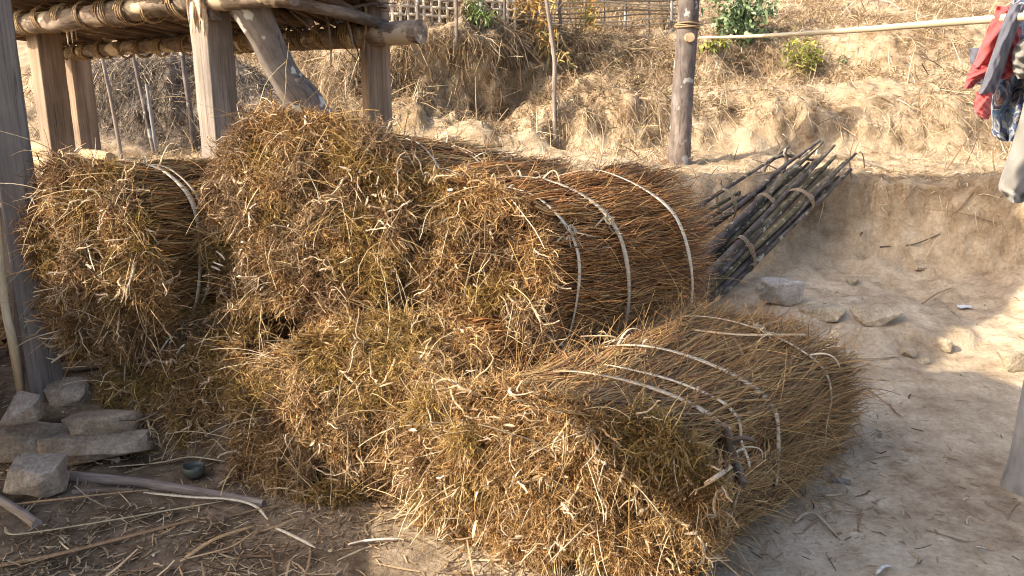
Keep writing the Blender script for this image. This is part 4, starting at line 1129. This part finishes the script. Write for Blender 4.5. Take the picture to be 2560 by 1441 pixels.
# ------------------------------------------------------------------ firewood, basket, cut logs
for i, (a_, b_, Y, r_, lab) in enumerate([((-40, 940), (262, 893), 3.95, .036, 'thick firewood log lying behind the grey foreground post'), ((150, 948), (340, 912), 3.75, .030, 'firewood log pointing under the shaded plant bundle'), ((120, 860), (330, 868), 4.15, .040, 'firewood log in the shadow under the leftmost plant bundle'),
                                          ((-30, 905), (70, 868), 3.9, .034, 'short firewood log at the left edge below the basket'), ((140, 905), (310, 885), 4.05, .022, 'thin pale firewood stick on top of the log pile'), ((150, 972), (330, 955), 3.6, .012, 'thin twig lying in front of the firewood logs'), ((-30, 975), (110, 950), 3.75, .03, 'firewood log at the foot of the bamboo pole')]):
    A, B = W(*a_, Y), W(*b_, Y + .12)
    for q in (A, B): q[2] = max(q[2], ground_z(q[0], q[1]) + r_ * .8)
    one('firewood_log', MAT['firewood'] if i != 4 else MAT['branch'], lab, 'log', 'firewood logs on the ledge floor', fill=lambda a: sweep(a, [A, (A + B) / 2 + RNG.normal(size=3) * .015, B], [r_, r_ * .95, r_ * .85], 22, sides=14, rough=.15, knots=4))
for (px, py, ex, ey, r_, lab) in ((180, 388, 276, 398, .050, 'pale split log lying behind the brown front left post'), (170, 408, 262, 412, .045, 'brown log under the pale split log'), (78, 372, 140, 380, .06, 'sunlit cut log between the two left posts and the grey post'), (80, 402, 150, 410, .05, 'dark log under the sunlit cut log')):
    A, B = W(px, py, 5.35), W(ex, ey, 5.2)
    one('cut_log', MAT['cutwood'] if 'pale' in lab or 'sunlit' in lab else MAT['firewood'], lab, 'log', 'cut logs beneath the platform', fill=lambda a: sweep(a, [A, (A + B) / 2, B], [r_, r_ * 1.05, r_ * .9], 14, sides=12, rough=.25))
def stack(a):
    for r_ in range(4):
        for k in range(5):
            A = np.array([-3.5 + k * .17 + rnd(-.02, .02), 5.2 + rnd(-.05, .05), .36 + r_ * .17]); sweep(a, [A + (rnd(-.04, .04), -.22, 0), A + (0, .4, 0)], .083, 8, sides=10, rough=.2)
tag(one('log_pile', MAT['firewood'], 'piled logs in the dark under the platform', 'log pile', fill=stack), kind='stuff')
def basket(a):
    c = W(-25, 800, 3.98); c[2] = 0
    z0, z1, r0, r1 = .30, .82, .21, .26
    for k in range(26):
        for sg in (-1, 1):
            u = np.linspace(0, 1, 20); th = k * 2 * math.pi / 26 + sg * u * 1.6; r_ = (r0 + (r1 - r0) * u)[:, None]
            out = np.stack([np.cos(th), np.sin(th), 0 * th], -1)
            ribbon(a, c + out * (r_ + .003 * sg) + np.stack([0 * u, 0 * u, z0 + (z1 - z0) * u], -1), out, .016, .002, (.50, .36, .21))
    for z in np.linspace(z0, z1, 11):
        th = np.linspace(0, 6.29, 40); out = np.stack([np.cos(th), np.sin(th), 0 * th], -1)
        ribbon(a, c + out * (r0 + (r1 - r0) * (z - z0) / (z1 - z0) + .002) + (0, 0, z), out, .014 if z < z1 - .01 else .03, .003, (.44, .31, .18))
one('woven_basket', MAT['strip'], 'open-weave bamboo basket at the left edge behind the bamboo pole', 'basket', fill=basket)

# ------------------------------------------------------------------ things lying on the ground
def lie(name, m, label, cat, px, r_, group=None, lift=.6, **kw):
    P = [on_ground(*q) + np.array([0, 0, np.atleast_1d(r_)[0] * lift]) for q in px]
    return one(name, m, label, cat, group, fill=lambda a: sweep(a, P, r_, 34, rough=.10, **kw))
lie('fallen_branch', MAT['branch'], 'straight grey peeled branch on the ground pointing at the lower middle plant bundle', 'branch', [(165, 1198), (400, 1222), (660, 1268)], [.023, .021, .016], knots=3)
lie('bark_piece', MAT['firewood'], 'short reddish stick lying below the grey peeled branch', 'stick', [(182, 1236), (260, 1230), (335, 1232)], [.012, .011])
lie('short_pole', MAT['branch'], 'short pale cut pole at the left edge below the large rough stone', 'pole', [(-40, 1232), (30, 1274), (94, 1318)], [.018, .018])
for i, (pts, wd, tint, lab) in enumerate([
        ([(275, 1172), (400, 1166), (480, 1152), (572, 1160)], .012, (.62, .54, .38), 'pale curved bamboo strip above the small dark bowl'),
        ([(360, 1238), (480, 1254), (580, 1262), (640, 1278), (672, 1308)], .011, (.70, .64, .50), 'pale bamboo strip curling down at the end of the grey peeled branch'),
        ([(14, 1328), (24, 1348), (70, 1350), (250, 1322), (420, 1290), (560, 1262)], .010, (.56, .50, .32), 'long greenish strip with a hooked left end on the dark soil'),
        ([(-20, 1424), (150, 1396), (330, 1350), (500, 1300)], .014, (.34, .22, .12), 'long brown dry leaf blade in the lower left corner'),
        ([(452, 1412), (540, 1362), (640, 1322)], .016, (.50, .35, .19), 'tan dry leaf blade, right of the long brown one'),
        ([(458, 1410), (580, 1384), (650, 1330)], .010, (.56, .42, .25), 'narrow tan blade crossing the tan dry leaf blade'),
        ([(62, 1292), (130, 1230), (196, 1168)], .008, (.44, .36, .24), 'thin straw leaning over the large rough stone'),
        ([(-10, 1196), (50, 1176), (92, 1150)], .007, (.50, .40, .25), 'thin straw lying across the top of the large rough stone'),
        ([(40, 1270), (200, 1258), (370, 1234)], .009, (.40, .27, .15), 'brown straw lying below the short reddish stick'),
        ([(270, 972), (290, 1010), (302, 1022)], .006, (.50, .42, .3), 'thin bent straw beside the rounded stone on the ledge'),
        ([(225, 1006), (290, 1010), (345, 1004)], .006, (.52, .45, .33), 'pale straw on the ledge beside the shaded plant bundle'),
        ([(690, 1330), (740, 1360), (790, 1380)], .010, (.62, .56, .44), 'pale split strip in front of the lower middle plant bundle'),
        ([(870, 1366), (930, 1362), (1010, 1352)], .010, (.72, .68, .60), 'whitish strip in the gap between the two lower plant bundles'),
        ([(1985, 1312), (2010, 1296), (2040, 1300), (2092, 1348)], .014, (.42, .34, .24), 'twisted tan strip on the bare yard beside the golden bundle'),
        ([(2075, 1190), (2100, 1220), (2135, 1250)], .005, (.48, .40, .28), 'thin straw under the white stub'),
        ([(2010, 1330), (2070, 1290), (2160, 1288)], .006, (.28, .18, .12), 'dark thin twig reaching onto the bare yard'),
        ([(2240, 895), (2180, 905), (2120, 900)], .012, (.50, .42, .3), 'pale stick at the foot of the little earth step'),
        ([(2130, 990), (2150, 975), (2180, 968)], .016, (.36, .31, .26), 'grey chip lying on the bare yard'),
        ([(2225, 1420), (2205, 1430), (2190, 1441)], .014, (.66, .66, .64), 'white scrap at the bottom right of the yard'),
        ([(2440, 1378), (2452, 1384), (2462, 1382)], .018, (.68, .68, .66), 'tiny white crumpled scrap on the yard'),
        ([(2305, 765), (2340, 745), (2380, 725)], .009, (.26, .19, .13), 'dark twig on the slope left of the blue scrap'),
        ([(2200, 620), (2280, 618), (2350, 588)], .012, (.10, .075, .06), 'blackened stick on the face of the low bank'),
        ([(2060, 18), (2090, 30), (2120, 20)], .03, (.24, .2, .17), 'dead stick on the upper slope'),
        ([(2190, 2), (2225, 12), (2252, 28)], .035, (.36, .32, .28), 'pale dead branch on the upper slope near the top edge'),
        ([(2130, 42), (2116, 20), (2135, 4)], .03, (.33, .30, .26), 'short broken dead branch left of the pale dead branch'),
        ([(1720, 165), (1800, 150), (1880, 160)], .02, (.45, .38, .28), 'grey dry stalk on the shelf right of the round post'),
        ([(2320, 160), (2350, 150), (2385, 135)], .02, (.66, .55, .38), 'bleached stalk lying on the upper shelf'),
        ]):
    P = smooth_path([on_ground(*q) + np.array([0, 0, .006 + .004 * (i % 3)]) for q in pts], 24)
    P[:, 2] += .012 * np.sin(np.linspace(0, 3.1, 24))
    stk = wd > .02 or 'stick' in lab or 'twig' in lab
    one('dry_strip' if not stk else 'dead_stick', MAT['strip'], lab, 'strip' if not stk else 'stick', 'strips and sticks lying on the ground',
        fill=lambda a: (tubes(a, P[None], np.linspace(wd / 2, wd / 3, 24)[None], np.array([tint]), 7) if stk else ribbon(a, P, np.array([0, 0, 1.]) + RNG.normal(size=3) * .25, wd * np.interp(np.linspace(0, 1, 24), [0, .1, .85, 1], [.6, 1, 1, .3]), .0025, tint)))
def bowl(a):
    c = on_ground(487, 1196) + np.array([0, 0, .004]); M = 28
    prof = [(.012, 0), (.028, .004), (.040, .018), (.045, .034), (.044, .052), (.041, .055), (.041, .034), (.034, .016), (.008, .009)]
    th = np.linspace(0, 2 * math.pi, M, endpoint=False)
    v = np.array([[(c[0] + r_ * math.cos(t), c[1] + r_ * math.sin(t), c[2] + z) for t in th] for r_, z in prof])
    k = np.arange(len(prof) - 1)[:, None] * M; i = np.arange(M)[None]; j = (i + 1) % M
    a.add(v, np.stack([k + i, k + j, k + M + j, k + M + i], -1).reshape(-1, 4)); a.poly.append(list(range(M))[::-1]); a.poly.append([(len(prof) - 1) * M + q for q in range(M)])
m_, n_, l_, b_ = new_mat('grey_green_shell'); b_.inputs['Roughness'].default_value = .4
t_ = noise_node(n_, l_, None, 14, 4); r_ = ramp(n_, [(.3, (.05, .055, .045)), (.7, (.11, .12, .10))]); l_.new(t_.outputs[0], r_.inputs[0]); l_.new(r_.outputs[0], b_.inputs['Base Color'])
one('small_bowl', m_, 'small dark grey-green bowl resting on the straw above the grey peeled branch', 'bowl', fill=bowl)
def scrap(a):
    c = on_ground(2410, 772); g = np.array([(x, y) for y in np.linspace(-1, 1, 7) for x in np.linspace(-1, 1, 9)])
    z = .012 + .014 * np.abs(fbm(np.stack([g[:, 0] * 1.7, g[:, 1] * 1.7, 0 * g[:, 0]], -1), 2, 5))
    v = np.stack([c[0] + g[:, 0] * .045 + .01 * g[:, 1], c[1] + g[:, 1] * .03, c[2] + z], -1)
    q = np.array([[j * 9 + i, j * 9 + i + 1, j * 9 + i + 10, j * 9 + i + 9] for j in range(6) for i in range(8)])
    a.add(v, q, (.66, .72, .80)); a.add(v - (0, 0, .003), q[:, ::-1], (.66, .72, .80))
one('paper_scrap', MAT['strip'], 'pale blue-white scrap of wrapper on the sunlit right slope', 'scrap', fill=scrap)
lie('white_stub', MAT['white'], 'short white cut stub on the yard at the far end of the golden bundle', 'stub', [(2082, 1204), (2126, 1212)], [.013, .012])
# loose pieces on top of the golden bundle
P = [on_scene(1735, 826, .02), on_scene(1850, 838, .02), on_scene(1960, 838, .04)]
P.append(P[-1] + (P[-1] - P[-2]) * .5)
one('bamboo_lath', MAT['strip'], 'straight pale lath lying over the low reddish plant bundle', 'lath', fill=lambda a: ribbon(a, smooth_path(P, 20), np.array([0, -.3, 1.]), .013, .003, (.60, .48, .31)))
P2 = [on_scene(q[0], q[1], .03) for q in ((1812, 1062), (1822, 1110), (1838, 1160), (1858, 1212))]
one('thick_root', MAT['firewood'], 'thick forked woody root lying on the side of the golden plant bundle', 'root', fill=lambda a: [sweep(a, P2, [.010, .015, .018, .013], 24, sides=10, rough=.2, knots=4), sweep(a, [P2[1], P2[1] + np.array([.03, -.02, .03]), P2[1] + np.array([.075, -.02, .02])], [.010, .008, .006], 10, sides=8, rough=.15)])
P3 = [on_scene(1762, 1212, .025), on_scene(1795, 1190, .03), on_scene(1828, 1166, .03)]
one('bark_strip', MAT['strip'], 'short flat pale strip beside the thick forked root', 'strip', fill=lambda a: ribbon(a, smooth_path(P3, 10), np.array([0, -.7, .7]), .014, .002, (.64, .52, .37)))

# ------------------------------------------------------------------ fence and plants on the hillside
def fence():
    f = thing('woven_fence', on_ground(1130, 66), 'woven split-bamboo fence on top of the hillside with a lattice panel', 'fence')
    a0, a1 = on_ground(965, 74) - (0, .06, 0), on_ground(1290, 72) - (0, .06, 0); b1 = on_ground(1725, 62)
    def panel(a):
        D = a1 - a0; L_ = np.linalg.norm(D[:2]); d = unit(D * np.array([1, 1, 0])); nrm = np.array([d[1], -d[0], 0])
        for x in np.arange(0, L_, .082):
            p = a0 + d * x; zz = np.linspace(-.1, .8, 14)
            ribbon(a, p + np.array([0, 0, 1.]) * zz[:, None] + nrm * (.012 * np.sin(zz * 38 + x * 40))[:, None], nrm, .030, .004, choose([(.56, .50, .41), (.46, .40, .32), (.64, .58, .49)], 1, .1)[0])
        for z in np.arange(-.02, .75, .082):
            xx = np.linspace(0, L_, 60)
            ribbon(a, a0 + d * xx[:, None] + np.array([0, 0, 1.]) * (z + .006 * np.sin(xx * 6))[:, None] - nrm * (.012 * np.sin(xx * 38 + z * 40))[:, None], nrm, .028, .004, choose([(.57, .51, .42), (.49, .43, .34)], 1, .1)[0])
    one('lattice_panel', MAT['strip'], parent=f, fill=panel)
    def brush(a):
        D = b1 - a1; L_ = np.linalg.norm(D[:2]); d = unit(D * np.array([1, 1, 0]))
        for z in np.arange(.02, .8, .045):
            x0 = rnd(0, .4); xx = np.linspace(x0, L_ - rnd(0, .4), 40)
            P = a1 + d * xx[:, None] + np.stack([0 * xx, .02 * np.sin(xx * 9 + z * 30), (D[2] / L_) * xx + z + .02 * np.sin(xx * 3 + z * 20)], -1)
            tubes(a, P[None], np.full((1, 40), rnd(.006, .011)), choose([(.34, .28, .21), (.24, .19, .14), (.45, .38, .29)], 1, .1), 5)
    one('brushwood_panel', MAT['strip'], parent=f, fill=brush)
    for px in (992, 1050, 1135, 1215, 1272, 1345, 1405, 1462, 1505, 1555, 1618, 1680):
        g = on_ground(px + rnd(-6, 6), 78)
        one('stake', MAT['darkbark'], parent=f, fill=lambda a: sweep(a, [g + (rnd(-.02, .02), -.03, -.15), g + (rnd(-.04, .04), -.03, .35), g + (rnd(-.08, .08), -.03, .95)], [.022, .018, .014], 14, sides=8, rough=.15, knots=2))
fence()
def bush(name, px, py, wpx, hpx, n, cols, label, leaf=.05, Yoff=0.0, cat='plant', narrow=.5, group=None, up=.2):
    g = on_ground(px, py + hpx * .5)
    d = g[1] * math.cos(PITCH) - (g[2] - CAM_H) * math.sin(PITCH); k = d / FPX
    o = thing(name, g, label, cat, group)
    c = g + np.array([0, .02, hpx * k * .55])
    rx, rz = wpx * k / 2, hpx * k / 2
    ncl = max(5, n // 45)
    cc = RNG.normal(size=(ncl, 3)) * np.array([rx, rx * .6, rz]) * .48 + c
    def stems(a):
        P = np.stack([g + (q - g) * np.linspace(0, 1, 7)[:, None] + np.array([0, 0, .05]) * np.sin(np.linspace(0, 3.1, 7))[:, None] for q in cc])
        tubes(a, P, np.broadcast_to(np.linspace(.008, .003, 7), (ncl, 7)), choose([(.16, .13, .07), (.22, .17, .09)], ncl), 5)
    one('stem', MAT['leaf'], parent=o, fill=stems)
    kk = RNG.integers(0, ncl, n)
    p = cc[kk] + RNG.normal(size=(n, 3)) * np.array([rx, rx * .7, rz]) * .26
    dd = unit(RNG.normal(size=(n, 3)) + np.array([0, -.35, up]))
    cv = strand_curves(p, dd, rnd(.6, 1.3, n) * leaf, rnd(.1, .7, n), 4, .2)
    one('foliage', MAT['leaf'], parent=o, fill=lambda a: blades(a, cv, np.outer(rnd(.6, 1.2, n) * leaf * narrow, [.15, 1, .8, .1]), choose(cols, n, .22)))
    return o
GRN = [(.14, .22, .10), (.19, .28, .14), (.10, .16, .07), (.26, .34, .20)]
YGR = [(.30, .32, .06), (.22, .26, .05), (.40, .36, .10), (.14, .17, .04)]
ORG = [(.52, .30, .06), (.44, .22, .05), (.60, .42, .12), (.30, .17, .05)]
bush('leafy_bush', 1850, 42, 150, 150, 900, GRN, 'grey-green leafy bush at the top edge just right of the round post', .06, narrow=.75)
bush('leafy_bush', 1920, 15, 60, 70, 200, GRN, 'small green bush right of the large grey-green bush', .05, narrow=.75)
bush('small_plant', 1795, 118, 70, 50, 160, YGR + GRN[:1], 'small bright green plant under the bamboo rail beside the round post', .05, narrow=.6)
bush('fern_tuft', 2018, 146, 105, 96, 520, YGR, 'yellow-green drooping tuft growing under the upper bank at the right', .07, narrow=.22, up=.1)
bush('small_plant', 2104, 148, 18, 26, 30, GRN, 'tiny green sprout right of the yellow-green tuft', .04)
bush('weed', 1322, 40, 120, 130, 330, ORG, 'tall orange withered weed in front of the fence beside the slender stake', .09, narrow=.2)
bush('weed', 1440, 30, 110, 120, 260, ORG + YGR[:2], 'orange and green withered weed right of the slender stake before the fence', .09, narrow=.2)
bush('weed', 1270, 12, 50, 80, 120, ORG, 'small orange weed at the right end of the lattice panel', .08, narrow=.2)
bush('fern', 1195, 52, 90, 70, 150, [(.16, .26, .08), (.24, .32, .12)], 'small green fern before the lattice panel', .08, narrow=.25)
bush('weed', 1370, 130, 90, 120, 240, [(.34, .22, .07), (.24, .2, .06), (.42, .3, .12)], 'brownish weed clump hanging on the clumpy bank behind the slender stake', .09, narrow=.14, up=-.2)
bush('dry_bush', 1000, 20, 90, 110, 260, [(.44, .36, .27), (.54, .46, .36), (.34, .27, .2)], 'pale dead brush in front of the left end of the lattice panel', .12, narrow=.07)
bush('dry_bush', 1660, 20, 110, 110, 380, [(.40, .31, .21), (.30, .22, .14), (.5, .42, .3)], 'brown dead brush left of the round post near the top edge', .12, narrow=.07)

# ------------------------------------------------------------------ added unseen slabs, cut to throw the yard's shadow edges
def uw(u, w_, s):
    return np.array([-SH[1] * u - SH[0] * s, SH[0] * u - SH[1] * s, w_ - math.tan(SUN_EL) * s])
def slab(acc, quad, thick):
    v = np.array(quad); nrm = unit(np.cross(v[1] - v[0], v[2] - v[0])) * thick
    n = len(v); b = acc.n
    acc.add(np.vstack([v, v + nrm]), None)
    acc.poly.append([b + i for i in range(n)][::-1]); acc.poly.append([b + n + i for i in range(n)])
    for i in range(n):
        j = (i + 1) % n; acc.poly.append([b + i, b + j, b + n + j, b + n + i])
MAT['blocker_tan'] = stone_mat('pale_blocker', (.40, .33, .25), (.50, .42, .33), (.58, .50, .41))  # pale tone lets the added blockers bounce light
def shade_blocker():
    o = thing('yard_shade_blocker', (-1.2, -.6, 0), 'added unseen slabs that shade the yard', 'shade_blocker')
    rf = [(-5.2, 1.9), (-4.5, 2.55), (-3.3, 2.6), (-2.95, 2.05), (-2.5, 1.72), (-2.2, 1.4), (-1.95, 1.22), (-1.6, 1.1), (-1.5, 2.7), (-2.66, 2.61), (-2.74, 2.45), (-2.94, 2.8), (-3.18, 3.78), (-3.4, 4.3), (-3.84, 4.7), (-4.26, 4.22), (-4.86, 3.44), (-5.2, 3.1)]  # upper blocker, outlined to cast the shade and leave the sun patch
    one('blocker_top', MAT['slat'], parent=o, fill=lambda a: slab(a, [uw(u, w_, -1.3) for u, w_ in rf], .05), smooth=False)
    lw = [(-6, -.6), (-2.15, -.6), (-2.2, .28), (-2.6, .35), (-3.1, .5), (-3.6, .52), (-4.0, .28), (-5, .0), (-6, -.1)]  # low blocker, top edge cut to shade the left foreground
    one('blocker_low', MAT['blocker_tan'], parent=o, fill=lambda a: slab(a, [uw(u, w_, -1.3) for u, w_ in lw], .06), smooth=False)
    wl = [(-1.62, -.4), (4, -.4), (4, 2.4), (-1.5, 2.7), (-1.7, 1.1)]  # side blocker, added to shade the right of the yard
    one('blocker_side', MAT['blocker_tan'], parent=o, fill=lambda a: slab(a, [uw(u, w_, -.62) for u, w_ in wl], .06), smooth=False)
    for u in (-5, -3.9):
        p = uw(u, 0, -1.36); one('post', MAT['darkbark'], parent=o, fill=lambda a: sweep(a, [(p[0], p[1], -.1), (p[0], p[1], 3.0)], .05, 8, sides=10))  # unseen posts added with the blockers
shade_blocker()
